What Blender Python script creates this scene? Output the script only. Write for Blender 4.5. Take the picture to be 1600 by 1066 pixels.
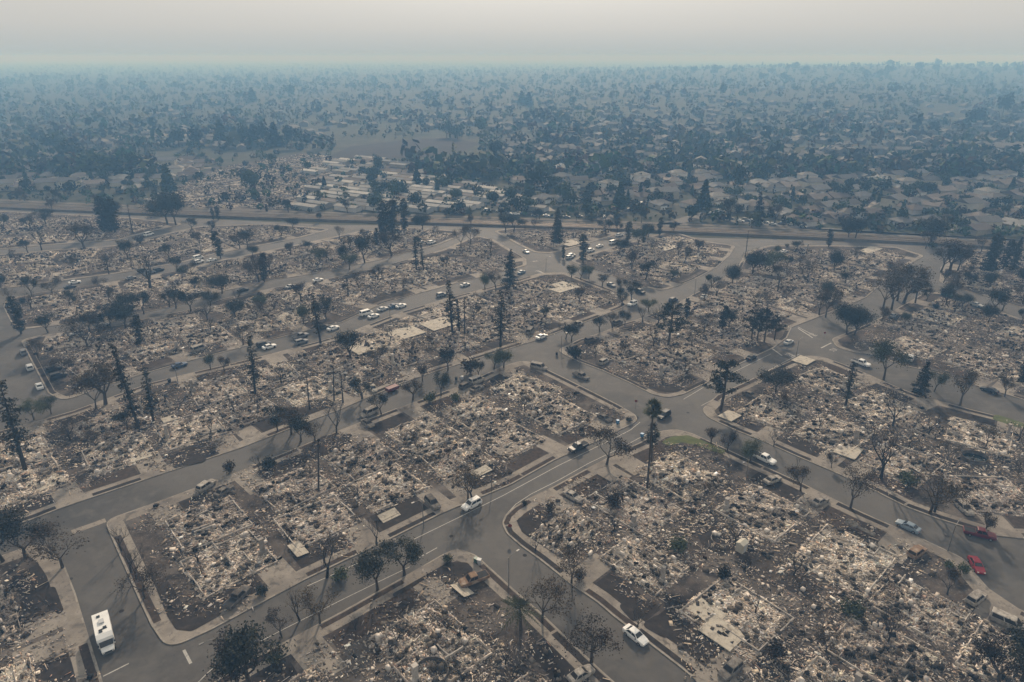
import bpy, bmesh, math, random
import numpy as np
from mathutils import Vector, Matrix
from mathutils.geometry import tessellate_polygon

R = math.radians
SC = bpy.context.scene
COL = SC.collection
for o in list(bpy.data.objects): bpy.data.objects.remove(o)

# ------------------------------------------------------------------ camera
CAM_H, PITCH = 88.0, R(22.65)
F_PX, CX, CY = 1067.0, 800.0, 533.0
cam = bpy.data.cameras.new("camera"); cam.lens = 24.0; cam.sensor_width = 36.0
cam.clip_start = 1.0; cam.clip_end = 60000.0
camo = bpy.data.objects.new("camera", cam); COL.objects.link(camo)
camo.location = (0, 0, CAM_H); camo.rotation_euler = (R(90) - PITCH, 0, 0)
SC.camera = camo

# ------------------------------------------------------------------ sky, sun, exposure
SUN_EL, SUN_AZ = R(29), R(2)          # azimuth measured from +Y towards +X: the sun stands behind the smoke ahead
W = bpy.data.worlds.new("World"); SC.world = W; W.use_nodes = True
nt = W.node_tree; nt.nodes.clear()
sky = nt.nodes.new("ShaderNodeTexSky"); sky.sky_type = 'NISHITA'; sky.sun_disc = False
sky.sun_elevation = SUN_EL; sky.sun_rotation = SUN_AZ
sky.air_density = 1.6; sky.dust_density = 7.0; sky.ozone_density = 1.0; sky.altitude = 60
hs = nt.nodes.new("ShaderNodeHueSaturation"); hs.inputs['Saturation'].default_value = 0.2
mixs = nt.nodes.new("ShaderNodeMix"); mixs.data_type = 'RGBA'; mixs.inputs[0].default_value = 0.9
# smoke layer over the whole sky, thicker and bluer towards the horizon
wtc = nt.nodes.new("ShaderNodeTexCoord"); wsx = nt.nodes.new("ShaderNodeSeparateXYZ"); nt.links.new(wtc.outputs['Generated'], wsx.inputs[0])
wrp = nt.nodes.new("ShaderNodeValToRGB"); we = wrp.color_ramp.elements
we[0].position = 0.0; we[0].color = (4.9, 5.5, 5.65, 1); we[1].position = 0.10; we[1].color = (7.15, 6.9, 6.35, 1)
we2 = we.new(0.035); we2.color = (6.2, 6.2, 5.95, 1)
nt.links.new(wsx.outputs['Z'], wrp.inputs[0]); nt.links.new(wrp.outputs[0], mixs.inputs[7])
bg = nt.nodes.new("ShaderNodeBackground"); bg.inputs[1].default_value = 0.122
wo = nt.nodes.new("ShaderNodeOutputWorld")
nt.links.new(sky.outputs[0], hs.inputs['Color']); nt.links.new(hs.outputs[0], mixs.inputs[6])
nt.links.new(mixs.outputs[2], bg.inputs[0]); nt.links.new(bg.outputs[0], wo.inputs[0])

sun = bpy.data.lights.new("sun", 'SUN'); sun.energy = 5.0; sun.angle = R(1.4); sun.color = (1.0, 0.85, 0.68)
suno = bpy.data.objects.new("sun", sun); COL.objects.link(suno)
sd = Vector((math.sin(SUN_AZ) * math.cos(SUN_EL), math.cos(SUN_AZ) * math.cos(SUN_EL), math.sin(SUN_EL)))
suno.rotation_euler = (-sd).to_track_quat('-Z', 'Y').to_euler(); suno.location = (0, 0, 300)

vs = SC.view_settings; vs.view_transform = 'Standard'; vs.look = 'None'; vs.gamma = 1.0; vs.exposure = -0.3
vs.use_curve_mapping = False
cy = SC.cycles
cy.use_denoising = True
try: cy.denoiser = 'OPENIMAGEDENOISE'
except Exception: pass
cy.max_bounces = 5; cy.diffuse_bounces = 2; cy.glossy_bounces = 2; cy.volume_bounces = 1
cy.transparent_max_bounces = 8; cy.caustics_reflective = False; cy.caustics_refractive = False

HAZE_ABSORB = (0.85, 0.85, 0.85, 1)
HAZE_DENSITY, HAZE_COLOR, HAZE_ANISO = 0.00063, (0.25, 0.52, 0.91, 1), -0.15

# ------------------------------------------------------------------ projection helpers (photo pixel -> place on the ground)
SP, CP = math.sin(PITCH), math.cos(PITCH)
def ray(px, py):
    dx = (px - CX) / F_PX; dy = -(py - CY) / F_PX
    return dx, CP + dy * SP, -SP + dy * CP
def g(px, py, z=0.0):
    d = ray(px, py); t = (z - CAM_H) / d[2]
    return (d[0] * t, d[1] * t)
def gv(p, z=0.0): return Vector((*g(*p), z))
def height_from(px, py, top):            # how tall a thing standing at px,py is, if its top shows at row top
    y = g(px, py)[1]; d = ray(px, top)
    return CAM_H + y / d[1] * d[2]
def heading(p0, p1):
    a, b = g(*p0), g(*p1); return math.atan2(b[1] - a[1], b[0] - a[0])

# ------------------------------------------------------------------ materials
MATS = {}
def ramp(nodes, stops):
    n = nodes.new("ShaderNodeValToRGB"); e = n.color_ramp.elements
    while len(e) < len(stops): e.new(0.5)
    for k, (p, c) in zip(e, stops): k.position = p; k.color = (*c, 1)
    return n
def mat(name, col, rough=0.9, spec=0.3, var=0.25, scale=1.0, col2=None, objrand=0.0, bump=0.0, bscale=6.0,
        metal=0.0, attr=None, stains=None, coat=0.0, trans=0.0):
    m = bpy.data.materials.new(name); m.use_nodes = True; MATS[name] = m
    t = m.node_tree; N = t.nodes; L = t.links
    b = N["Principled BSDF"]; b.inputs['Roughness'].default_value = rough
    b.inputs['Specular IOR Level'].default_value = spec; b.inputs['Metallic'].default_value = metal
    if coat: b.inputs['Coat Weight'].default_value = coat; b.inputs['Coat Roughness'].default_value = 0.15
    tc = N.new("ShaderNodeTexCoord")
    nz = N.new("ShaderNodeTexNoise"); nz.inputs['Scale'].default_value = scale; nz.inputs['Detail'].default_value = 6
    nz.inputs['Roughness'].default_value = 0.65
    L.new(tc.outputs['Object'], nz.inputs['Vector'])
    c2 = col2 or tuple(c * (1 - var) for c in col); c1 = col if col2 else tuple(min(1, c * (1 + var)) for c in col)
    rp = ramp(N, [(0.32, c2), (0.68, c1)]); L.new(nz.outputs['Fac'], rp.inputs['Fac'])
    out = rp.outputs[0]
    if attr:
        at = N.new("ShaderNodeAttribute"); at.attribute_name = attr
        mx = N.new("ShaderNodeMix"); mx.data_type = 'RGBA'; mx.blend_type = 'MULTIPLY'; mx.inputs[0].default_value = 1
        L.new(at.outputs['Color'], mx.inputs[6]); L.new(out, mx.inputs[7]); out = mx.outputs[2]
    if stains:
        for (sc, lo, hi, c, amt) in stains:
            n2 = N.new("ShaderNodeTexNoise"); n2.inputs['Scale'].default_value = sc; n2.inputs['Detail'].default_value = 5
            n2.inputs['Distortion'].default_value = 0.6
            L.new(tc.outputs['Object'], n2.inputs['Vector'])
            mr = N.new("ShaderNodeMapRange"); mr.inputs[1].default_value = lo; mr.inputs[2].default_value = hi
            mr.inputs[4].default_value = amt
            L.new(n2.outputs['Fac'], mr.inputs[0])
            mx = N.new("ShaderNodeMix"); mx.data_type = 'RGBA'; mx.inputs[7].default_value = (*c, 1)
            L.new(mr.outputs[0], mx.inputs[0]); L.new(out, mx.inputs[6]); out = mx.outputs[2]
    if objrand:
        oi = N.new("ShaderNodeObjectInfo")
        hv = N.new("ShaderNodeHueSaturation")
        mr = N.new("ShaderNodeMapRange"); mr.inputs[3].default_value = 1 - objrand; mr.inputs[4].default_value = 1 + objrand
        L.new(oi.outputs['Random'], mr.inputs[0]); L.new(mr.outputs[0], hv.inputs['Value'])
        mh = N.new("ShaderNodeMath"); mh.operation = 'MULTIPLY_ADD'; mh.inputs[1].default_value = 0.05 * objrand; mh.inputs[2].default_value = 0.5 - 0.025 * objrand
        L.new(oi.outputs['Random'], mh.inputs[0]); L.new(mh.outputs[0], hv.inputs['Hue'])
        L.new(out, hv.inputs['Color']); out = hv.outputs[0]
    L.new(out, b.inputs['Base Color'])
    if bump:
        n3 = N.new("ShaderNodeTexNoise"); n3.inputs['Scale'].default_value = bscale; n3.inputs['Detail'].default_value = 4
        L.new(tc.outputs['Object'], n3.inputs['Vector'])
        bp = N.new("ShaderNodeBump"); bp.inputs['Strength'].default_value = bump; bp.inputs['Distance'].default_value = 0.1
        L.new(n3.outputs['Fac'], bp.inputs['Height']); L.new(bp.outputs[0], b.inputs['Normal'])
    return m

mat('asphalt', (0.069, 0.063, 0.058), 0.85, 0.35, 0.12, 0.9,
    stains=[(0.055, 0.45, 0.64, (0.034, 0.033, 0.033), 0.75), (0.3, 0.52, 0.72, (0.10, 0.093, 0.086), 0.6), (0.02, 0.45, 0.62, (0.10, 0.094, 0.088), 0.6), (0.11, 0.54, 0.66, (0.095, 0.088, 0.08), 0.6), (1.6, 0.62, 0.72, (0.035, 0.033, 0.033), 0.6)], bump=0.15, bscale=9)
mat('concrete', (0.225, 0.20, 0.172), 0.9, 0.25, 0.16, 0.6,
    stains=[(0.12, 0.45, 0.66, (0.105, 0.092, 0.082), 0.75), (1.2, 0.55, 0.7, (0.07, 0.062, 0.057), 0.65), (0.45, 0.58, 0.7, (0.055, 0.048, 0.044), 0.7)])
mat('kerb', (0.25, 0.225, 0.195), 0.9, 0.25, 0.2, 1.2, stains=[(0.4, 0.5, 0.7, (0.10, 0.09, 0.08), 0.7)])
mat('soil', (0.095, 0.078, 0.067), 0.97, 0.1, 0.2, 0.35, col2=(0.032, 0.028, 0.026),
    stains=[(0.08, 0.5, 0.68, (0.15, 0.132, 0.118), 0.7), (0.16, 0.5, 0.64, (0.018, 0.016, 0.016), 0.85), (2.2, 0.58, 0.75, (0.25, 0.225, 0.2), 0.6)],
    bump=0.6, bscale=3)
mat('scorched_lawn', (0.042, 0.035, 0.031), 0.98, 0.1, 0.3, 0.8, col2=(0.022, 0.019, 0.018),
    stains=[(0.5, 0.58, 0.74, (0.085, 0.068, 0.055), 0.6)], bump=0.5, bscale=8)
mat('mulch', (0.07, 0.053, 0.044), 0.98, 0.1, 0.3, 1.2, col2=(0.03, 0.024, 0.02), bump=0.5, bscale=8)
mat('green_lawn', (0.105, 0.115, 0.045), 0.95, 0.15, 0.2, 0.7, col2=(0.06, 0.075, 0.03), bump=0.4, bscale=12)
mat('dry_land', (0.065, 0.062, 0.045), 0.97, 0.1, 0.2, 0.03, col2=(0.03, 0.035, 0.024),
    stains=[(0.006, 0.5, 0.65, (0.04, 0.048, 0.032), 0.8), (0.12, 0.6, 0.75, (0.17, 0.155, 0.13), 0.5)])
mat('dry_grass', (0.23, 0.19, 0.135), 0.97, 0.1, 0.2, 0.05)
mat('rubble', (1, 1, 1), 0.93, 0.2, 0.25, 1.3, col2=(0.55, 0.54, 0.53), attr='Col', objrand=0.22)
mat('ash', (0.30, 0.28, 0.255), 0.97, 0.1, 0.3, 0.7, col2=(0.055, 0.05, 0.047),
    stains=[(1.6, 0.55, 0.7, (0.4, 0.37, 0.34), 0.8), (0.35, 0.55, 0.66, (0.025, 0.023, 0.023), 0.85)], objrand=0.25, bump=0.8, bscale=4)
mat('slab', (0.38, 0.345, 0.29), 0.85, 0.3, 0.15, 0.6, stains=[(0.9, 0.5, 0.68, (0.15, 0.13, 0.11), 0.7), (2.5, 0.58, 0.7, (0.08, 0.07, 0.06), 0.6)])
mat('stem_wall', (0.34, 0.31, 0.28), 0.9, 0.2, 0.3, 1.0, objrand=0.3)
mat('white_line', (0.34, 0.33, 0.31), 0.7, 0.3, 0.2, 2.0, stains=[(1.5, 0.55, 0.7, (0.2, 0.19, 0.18), 0.7)])
mat('charred', (0.028, 0.024, 0.022), 0.95, 0.2, 0.3, 3.0, objrand=0.3)
mat('bark', (0.06, 0.05, 0.043), 0.95, 0.2, 0.3, 2.0, objrand=0.3)
mat('leaf_burnt', (0.07, 0.048, 0.029), 0.85, 0.2, 0.2, 0.5, col2=(0.026, 0.021, 0.016), objrand=0.45)
mat('leaf_dark', (0.032, 0.034, 0.022), 0.85, 0.2, 0.2, 0.5, col2=(0.013, 0.014, 0.011), objrand=0.4)
mat('leaf_green', (0.06, 0.068, 0.028), 0.8, 0.25, 0.2, 0.5, col2=(0.03, 0.038, 0.018), objrand=0.45)
mat('leaf_far', (0.055, 0.068, 0.03), 0.85, 0.2, 0.2, 0.05, col2=(0.025, 0.036, 0.018), objrand=0.5, attr='Col')
mat('palm_leaf', (0.05, 0.055, 0.028), 0.7, 0.3, 0.25, 1.0)
mat('glass', (0.012, 0.014, 0.017), 0.12, 0.6, 0.1, 1.0)
mat('tyre', (0.015, 0.015, 0.016), 0.85, 0.3)
mat('rim', (0.35, 0.35, 0.36), 0.4, 0.5, metal=0.8)
mat('lamp_glass', (0.6, 0.58, 0.52), 0.25, 0.5)
mat('tail_light', (0.3, 0.02, 0.015), 0.3, 0.5)
mat('grey_metal', (0.16, 0.16, 0.16), 0.55, 0.4, metal=0.4, objrand=0.2)
mat('rust', (0.25, 0.175, 0.12), 0.9, 0.2, 0.2, 1.6, col2=(0.13, 0.08, 0.055), stains=[(0.9, 0.5, 0.7, (0.36, 0.31, 0.26), 0.7)])
mat('burnt_steel', (0.19, 0.172, 0.155), 0.9, 0.15, 0.2, 1.4, col2=(0.05, 0.045, 0.042), objrand=0.4)
mat('burnt_steel_pale', (0.40, 0.37, 0.335), 0.9, 0.15, 0.2, 1.4, col2=(0.14, 0.125, 0.11), objrand=0.2)
PAINT = {'white': (0.68, 0.68, 0.67), 'silver': (0.42, 0.43, 0.44), 'grey': (0.16, 0.165, 0.175), 'black': (0.02, 0.021, 0.024),
         'red': (0.25, 0.012, 0.024), 'darkred': (0.10, 0.01, 0.016), 'blue': (0.04, 0.07, 0.13), 'bluegrey': (0.2, 0.25, 0.3), 'tan': (0.38, 0.33, 0.26), 'teal': (0.05, 0.16, 0.17)}
for k, c in PAINT.items():
    mat('paint_' + k, c, 0.5, 0.3, 0.05, 0.5, coat=0.12, stains=[(0.8, 0.55, 0.8, tuple(x * 0.6 + 0.06 for x in c), 0.45)])
for k, c in {'a': (0.15, 0.138, 0.125), 'b': (0.10, 0.098, 0.1), 'c': (0.13, 0.11, 0.10), 'd': (0.20, 0.195, 0.19), 'pale': (0.31, 0.295, 0.275)}.items():
    mat('roof_' + k, c, 0.9, 0.2, 0.15, 0.3, objrand=0.35)
for k, c in {'cream': (0.42, 0.39, 0.33), 'white': (0.52, 0.5, 0.48), 'tan': (0.28, 0.245, 0.2), 'grey': (0.33, 0.34, 0.35)}.items():
    mat('wall_' + k, c, 0.9, 0.2, 0.1, 0.3, objrand=0.2)
mat('vineyard', (0.03, 0.025, 0.024), 0.97, 0.1, 0.3, 0.05)
mat('ballast', (0.13, 0.115, 0.10), 0.97, 0.1, 0.3, 0.25)
mat('steel_rail', (0.22, 0.17, 0.13), 0.5, 0.5, 0.2, 1, metal=0.6)
mat('blue_plastic', (0.05, 0.18, 0.35), 0.5, 0.4)
mat('green_plastic', (0.03, 0.09, 0.06), 0.5, 0.4)
mat('pool_liner', (0.05, 0.06, 0.07), 0.4, 0.4)
mat('water_dark', (0.012, 0.018, 0.018), 0.08, 0.5)
mat('sign_red', (0.16, 0.02, 0.02), 0.5, 0.4)

# ------------------------------------------------------------------ object helpers
def tag(o, label=None, cat=None, group=None, kind=None):
    if label: o['label'] = label
    if cat: o['category'] = cat
    if group: o['group'] = group
    if kind: o['kind'] = kind
    return o
def obj(name, me, m=None, parent=None, loc=None, rz=None):
    o = bpy.data.objects.new(name, me); COL.objects.link(o)
    if m is not None and not me.materials: me.materials.append(MATS[m])
    if parent: o.parent = parent
    if loc is not None: o.location = loc
    if rz is not None: o.rotation_euler = (0, 0, rz)
    return o
def paint(o, m):                         # this copy's own material on shared mesh data
    s = o.material_slots[0]; s.link = 'OBJECT'; s.material = MATS[m]; return o
def empty(name, loc=(0, 0, 0), rz=0, s=1):
    o = bpy.data.objects.new(name, None); COL.objects.link(o); o.location = loc; o.rotation_euler = (0, 0, rz)
    o.scale = (s, s, s) if not isinstance(s, tuple) else s
    o.empty_display_size = 0.5; return o
def quads(name, V, Q, m=None, col=None, smooth=False):      # V (n,3), Q (k,4) arrays -> mesh, quickly
    V = np.asarray(V, dtype=np.float32).reshape(-1, 3); Q = np.asarray(Q, dtype=np.int32)
    me = bpy.data.meshes.new(name); k = Q.shape[1]
    me.vertices.add(len(V)); me.vertices.foreach_set('co', V.ravel())
    me.loops.add(Q.size); me.loops.foreach_set('vertex_index', Q.ravel())
    me.polygons.add(len(Q)); me.polygons.foreach_set('loop_start', np.arange(0, Q.size, k, dtype=np.int32))
    try: me.polygons.foreach_set('loop_total', np.full(len(Q), k, dtype=np.int32))
    except Exception: pass
    if col is not None:
        a = me.attributes.new('Col', 'FLOAT_COLOR', 'POINT')
        c = np.ones((len(V), 4), dtype=np.float32); c[:, :3] = col; a.data.foreach_set('color', c.ravel())
    if smooth: me.polygons.foreach_set('use_smooth', np.ones(len(Q), dtype=bool))
    me.update(calc_edges=True)
    if m: me.materials.append(MATS[m])
    return me
def pydata(name, V, Fc, m=None, smooth=False):
    me = bpy.data.meshes.new(name); me.from_pydata([tuple(v) for v in V], [], Fc); me.update()
    if smooth: me.polygons.foreach_set('use_smooth', np.ones(len(Fc), dtype=bool))
    if m: me.materials.append(MATS[m])
    return me
BOXQ = np.array([[0, 1, 3, 2], [4, 6, 7, 5], [0, 4, 5, 1], [2, 3, 7, 6], [0, 2, 6, 4], [1, 5, 7, 3]])
class MB:                                # small mesh collector
    def __init__(s): s.v = []; s.f = []
    def add(s, V, Fc):
        n = len(s.v); s.v += [tuple(v) for v in V]; s.f += [tuple(i + n for i in f) for f in Fc]; return s
    def box(s, c, size, rz=0, rx=0, ry=0):
        M = Matrix.Rotation(rz, 3, 'Z') @ Matrix.Rotation(ry, 3, 'Y') @ Matrix.Rotation(rx, 3, 'X')
        V = [M @ Vector((x * size[0] / 2, y * size[1] / 2, z * size[2] / 2)) + Vector(c) for x in (-1, 1) for y in (-1, 1) for z in (-1, 1)]
        return s.add(V, BOXQ.tolist())
    def quad(s, a, b, c, d): return s.add([a, b, c, d], [(0, 1, 2, 3)])
    def tube(s, pts, rads, n=6, cap=True):
        rings = []; pts = [Vector(p) for p in pts]
        for i, p in enumerate(pts):
            d = (pts[min(i + 1, len(pts) - 1)] - pts[max(i - 1, 0)])
            d = d.normalized() if d.length > 1e-6 else Vector((0, 0, 1))
            a = d.cross(Vector((0, 0, 1)) if abs(d.z) < .9 else Vector((1, 0, 0))).normalized(); b = d.cross(a)
            rings.append([p + (a * math.cos(2 * math.pi * k / n) + b * math.sin(2 * math.pi * k / n)) * rads[i] for k in range(n)])
        V = [v for r in rings for v in r]; Fc = []
        for i in range(len(rings) - 1):
            for k in range(n):
                Fc.append((i * n + k, i * n + (k + 1) % n, (i + 1) * n + (k + 1) % n, (i + 1) * n + k))
        if cap: Fc.append(tuple(range((len(rings) - 1) * n, len(rings) * n))); Fc.append(tuple(range(n - 1, -1, -1)))
        return s.add(V, Fc)
    def mesh(s, name, m=None, smooth=False): return pydata(name, s.v, s.f, m, smooth)
def ordinal(n):
    w = ['first', 'second', 'third', 'fourth', 'fifth', 'sixth', 'seventh', 'eighth', 'ninth', 'tenth', 'eleventh', 'twelfth',
         'thirteenth', 'fourteenth', 'fifteenth', 'sixteenth', 'seventeenth', 'eighteenth', 'nineteenth', 'twentieth']
    if n <= 20: return w[n - 1]
    return '%d%s' % (n, 'th' if n % 10 not in (1, 2, 3) or n % 100 in (11, 12, 13) else {1: 'st', 2: 'nd', 3: 'rd'}[n % 10])

# ------------------------------------------------------------------ polygons
def area2(P): return sum(P[i][0] * P[(i + 1) % len(P)][1] - P[(i + 1) % len(P)][0] * P[i][1] for i in range(len(P)))
def ccw(P): return P if area2(P) > 0 else P[::-1]
def inside(p, P):
    x, y = p; c = False; n = len(P); j = n - 1
    for i in range(n):
        if (P[i][1] > y) != (P[j][1] > y) and x < (P[j][0] - P[i][0]) * (y - P[i][1]) / (P[j][1] - P[i][1]) + P[i][0]: c = not c
        j = i
    return c
def dist_edge(p, P):
    v = Vector(p[:2]); best = 1e9
    for i in range(len(P)):
        a, b = Vector(P[i][:2]), Vector(P[(i + 1) % len(P)][:2]); ab = b - a
        t = max(0, min(1, (v - a).dot(ab) / max(ab.length_squared, 1e-9))); best = min(best, (v - a - ab * t).length)
    return best
def fillet(P, rad):
    out = []; n = len(P)
    for i in range(n):
        p, a, b = Vector(P[i]), Vector(P[i - 1]), Vector(P[(i + 1) % n])
        u, w = (a - p), (b - p); lu, lw = u.length, w.length; u.normalize(); w.normalize()
        ang = math.acos(max(-1, min(1, u.dot(w))))
        if ang > R(168): out.append(p); continue
        t = min(rad / math.tan(ang / 2), lu * 0.45, lw * 0.45)
        s, e = p + u * t, p + w * t; k = 6 if ang < R(140) else 3
        for j in range(k + 1):
            q = j / k; out.append((s * (1 - q) ** 2) + (p * 2 * q * (1 - q)) + (e * q ** 2))
    return [(v.x, v.y) for v in out]
def inset(P, d):
    n = len(P); out = []
    for i in range(n):
        p, a, b = Vector(P[i]), Vector(P[i - 1]), Vector(P[(i + 1) % n])
        e1 = (p - a).normalized(); e2 = (b - p).normalized()
        n1 = Vector((-e1.y, e1.x)); n2 = Vector((-e2.y, e2.x)); m = n1 + n2
        if m.length < 1e-4: m = n1
        m.normalize(); k = max(0.4, m.dot(n1)); q = p + m * (d / k); out.append((q.x, q.y))
    return out
def fill(name, P, z, m, parent=None):
    V = [Vector((x, y, z)) for x, y in P]; T = tessellate_polygon([V])
    T = [t if (V[t[1]] - V[t[0]]).cross(V[t[2]] - V[t[0]]).z > 0 else t[::-1] for t in T]
    return obj(name, pydata(name, V, [tuple(t) for t in T], m), None, parent)
def ring(name, P, Q, z0, z1, m, parent=None):
    n = len(P); V = [(x, y, z0) for x, y in P] + [(x, y, z1) for x, y in Q]
    return obj(name, pydata(name, V, [(i, (i + 1) % n, n + (i + 1) % n, n + i) for i in range(n)], m), None, parent)

# ================================================================== GROUND, ROADS, BLOCKS
KZ = 0.13
LAND = 19500
land = obj('ground', pydata('ground', [(-LAND, -300, -0.06), (LAND, -300, -0.06), (LAND, LAND, -0.06), (-LAND, LAND, -0.06)], [(0, 1, 2, 3)], 'dry_land'))
tag(land, kind='structure')
ROADPX = [(-900, 1500), (2400, 1500), (2000, 470), (1720, 398), (1400, 378), (1100, 372), (950, 360), (700, 352), (530, 352), (280, 340), (0, 326), (-500, 310)]
road = fill('road', ccw([g(*p) for p in ROADPX]), 0.0, 'asphalt'); tag(road, kind='structure')

def project(x, y, z=0.0):
    dz = z - CAM_H; dep = y * CP - dz * SP
    return CX + F_PX * x / dep, CY - F_PX * (y * SP + dz * CP) / dep

# every block of lots: its kerb line read off the photo
BLOCKS = {
 'north of the white-lined street': [(262,1016),(330,985),(480,905),(620,838),(690,803),(800,757),(866,720),(933,690),(960,677),(1004,655),(966,633),(926,613),(886,593),(853,577),(820,562),(780,575),(720,603),(616,640),(533,672),(457,703),(364,741),(254,782),(163,814),(172,836),(215,933),(236,978)],
 'west of the motorhome street': [(62,848),(88,868),(102,887),(118,927),(140,1000),(155,1048),(190,1160),(-300,1300),(-300,980),(-120,915),(0,870)],
 'at the bottom edge': [(714,857),(744,868),(766,888),(809,927),(843,956),(897,1008),(938,1047),(975,1080),(1080,1180),(700,1400),(150,1300),(200,1150),(300,1088),(350,1056),(400,1027),(480,985),(533,957),(640,897),(690,868)],
 'with the green lawn': [(784,818),(789,806),(802,794),(825,780),(865,761),(900,742),(970,705),(1000,692),(1028,675),(1055,671),(1080,677),(1135,702),(1169,718),(1214,738),(1258,758),(1306,782),(1351,803),(1444,844),(1478,860),(1509,875),(1526,899),(1547,923),(1581,947),(1640,975),(1800,1100),(1900,1300),(1300,1400),(1100,1075),(1067,1047),(1010,1003),(960,965),(933,942),(888,911),(843,875),(811,852),(791,834)],
 'beside the big bare tree': [(1096,641),(1106,653),(1149,673),(1199,693),(1243,713),(1300,737),(1361,765),(1416,793),(1461,810),(1547,837),(1595,842),(1660,845),(1900,880),(2100,760),(1640,672),(1572,654),(1515,640),(1431,617),(1389,600),(1358,586),(1319,570),(1291,560),(1268,556),(1250,558),(1204,578),(1164,598),(1120,618)],
 'behind the tall fan palm': [(872,547),(880,554),(905,566),(942,580),(980,597),(1020,617),(1043,622),(1067,617),(1102,600),(1150,572),(1209,544),(1230,528),(1237,512),(1276,497),(1352,466),(1403,423),(1445,400),(1400,386),(1300,384),(1200,384),(1165,395),(1150,424),(1110,447),(1080,462),(1052,478),(1030,487),(995,500),(970,507),(940,520),(905,531)],
 'beyond the stop lettering': [(1299,530),(1307,543),(1330,550),(1364,555),(1414,572),(1468,584),(1524,603),(1572,617),(1650,640),(2000,700),(2000,560),(1700,512),(1600,500),(1516,472),(1468,457),(1445,458),(1431,466),(1375,498),(1341,513)],
 'below the railway, photo right': [(1468,440),(1480,447),(1530,460),(1600,482),(1700,505),(2000,550),(1900,420),(1650,395),(1500,390),(1490,400),(1470,418)],
 'with the tall burnt conifers': [(-250,920),(-40,842),(51,812),(100,793),(168,770),(275,734),(378,700),(470,664),(533,640),(626,600),(693,577),(750,560),(793,546),(830,535),(866,522),(905,507),(940,494),(970,482),(992,469),(985,464),(955,453),(920,440),(885,426),(845,427),(810,437),(750,453),(693,468),(626,488),(534,524),(410,557),(320,578),(234,599),(113,643),(60,658),(-60,690),(-400,760)],
 'with three pale slabs': [(823,415),(780,427),(723,440),(680,452),(600,474),(534,504),(460,522),(347,551),(290,566),(230,583),(150,608),(100,628),(75,615),(50,567),(32,532),(60,525),(100,520),(193,508),(233,497),(290,486),(350,467),(433,449),(500,439),(600,416),(690,391),(745,368),(770,374),(800,392),(822,405)],
 'of the fourth row back': [(25,516),(100,508),(193,496),(233,487),(290,475),(350,455),(433,437),(500,427),(600,405),(690,381),(735,362),(640,356),(560,362),(467,382),(417,392),(333,409),(283,423),(187,439),(60,458),(10,467),(5,480),(15,500)],
 'of the fifth row back': [(-200,478),(0,452),(187,427),(283,411),(333,398),(417,382),(467,372),(520,358),(420,350),(310,354),(240,370),(190,383),(67,392),(-200,415)],
 'below the railway, photo left': [(-200,408),(67,384),(185,375),(230,363),(290,350),(200,340),(0,330),(-250,318)],
 'beside the parked white cars': [(890,408),(925,421),(965,435),(997,447),(1035,455),(1060,447),(1085,437),(1120,418),(1140,400),(1150,384),(1100,377),(1050,361),(1015,370),(955,387),(905,402)],
 'below the railway, middle': [(880,392),(940,374),(1000,357),(1010,354),(800,357),(770,361),(790,372),(812,384),(835,395),(860,396)],
 'west of the collector road': [(-40,470),(-60,620),(-120,650),(-400,700),(-400,480)],
}
NO_FRONT = [(1445,400),(1400,386),(1300,384),(1200,384),(1650,395),(1500,390),(640,356),(420,350),(310,354),(290,350),(200,340),(0,330),(1100,377),(1050,361),(1010,354),(800,357),(770,361),(-250,920),(-400,760),(-300,980),(-300,1300),(150,1300),(700,1400),(1800,1100),(1900,1300),(1300,1400),(2000,700),(2000,560),(1900,880),(2100,760)]
NO_FRONT = set(NO_FRONT)
rnd = random.Random(7)
LOTS = []                                  # (block, centre, front dir angle, width, depth, setback)
BPOLY = {}
CLEAR = [Vector(g(*p)) for p in ((1122, 842), (1185, 872), (1245, 915))]      # open dark yards without a ruin
def corners_of(c, ang, w, d):
    u = Vector((math.cos(ang), math.sin(ang))); n = Vector((-u.y, u.x)); c = Vector(c)
    return [c + u * (w / 2 * a) + n * (d / 2 * b) for a in (-1, -.33, .33, 1) for b in (-1, -.33, .33, 1)]
def in_rect(p, c, ang, w, d):
    v = Vector(p) - Vector(c); x = v.x * math.cos(ang) + v.y * math.sin(ang); y = -v.x * math.sin(ang) + v.y * math.cos(ang)
    return abs(x) < w / 2 and abs(y) < d / 2
def strip(name, path, o0, o1, z, m, parent, rag=0.0):       # a band following a kerb path between two offsets
    V = []; Fc = []
    for i, (p, nrm) in enumerate(path):
        a, b = p + nrm * (o0 + (rnd.uniform(-.06, .06) if rag else 0)), p + nrm * (o1 + (rnd.uniform(-rag, rag))); V += [(a.x, a.y, z), (b.x, b.y, z)]
        if i: Fc.append((2 * i - 2, 2 * i, 2 * i + 1, 2 * i - 1))
    return obj(name, pydata(name, V, Fc, m), None, parent)

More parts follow.
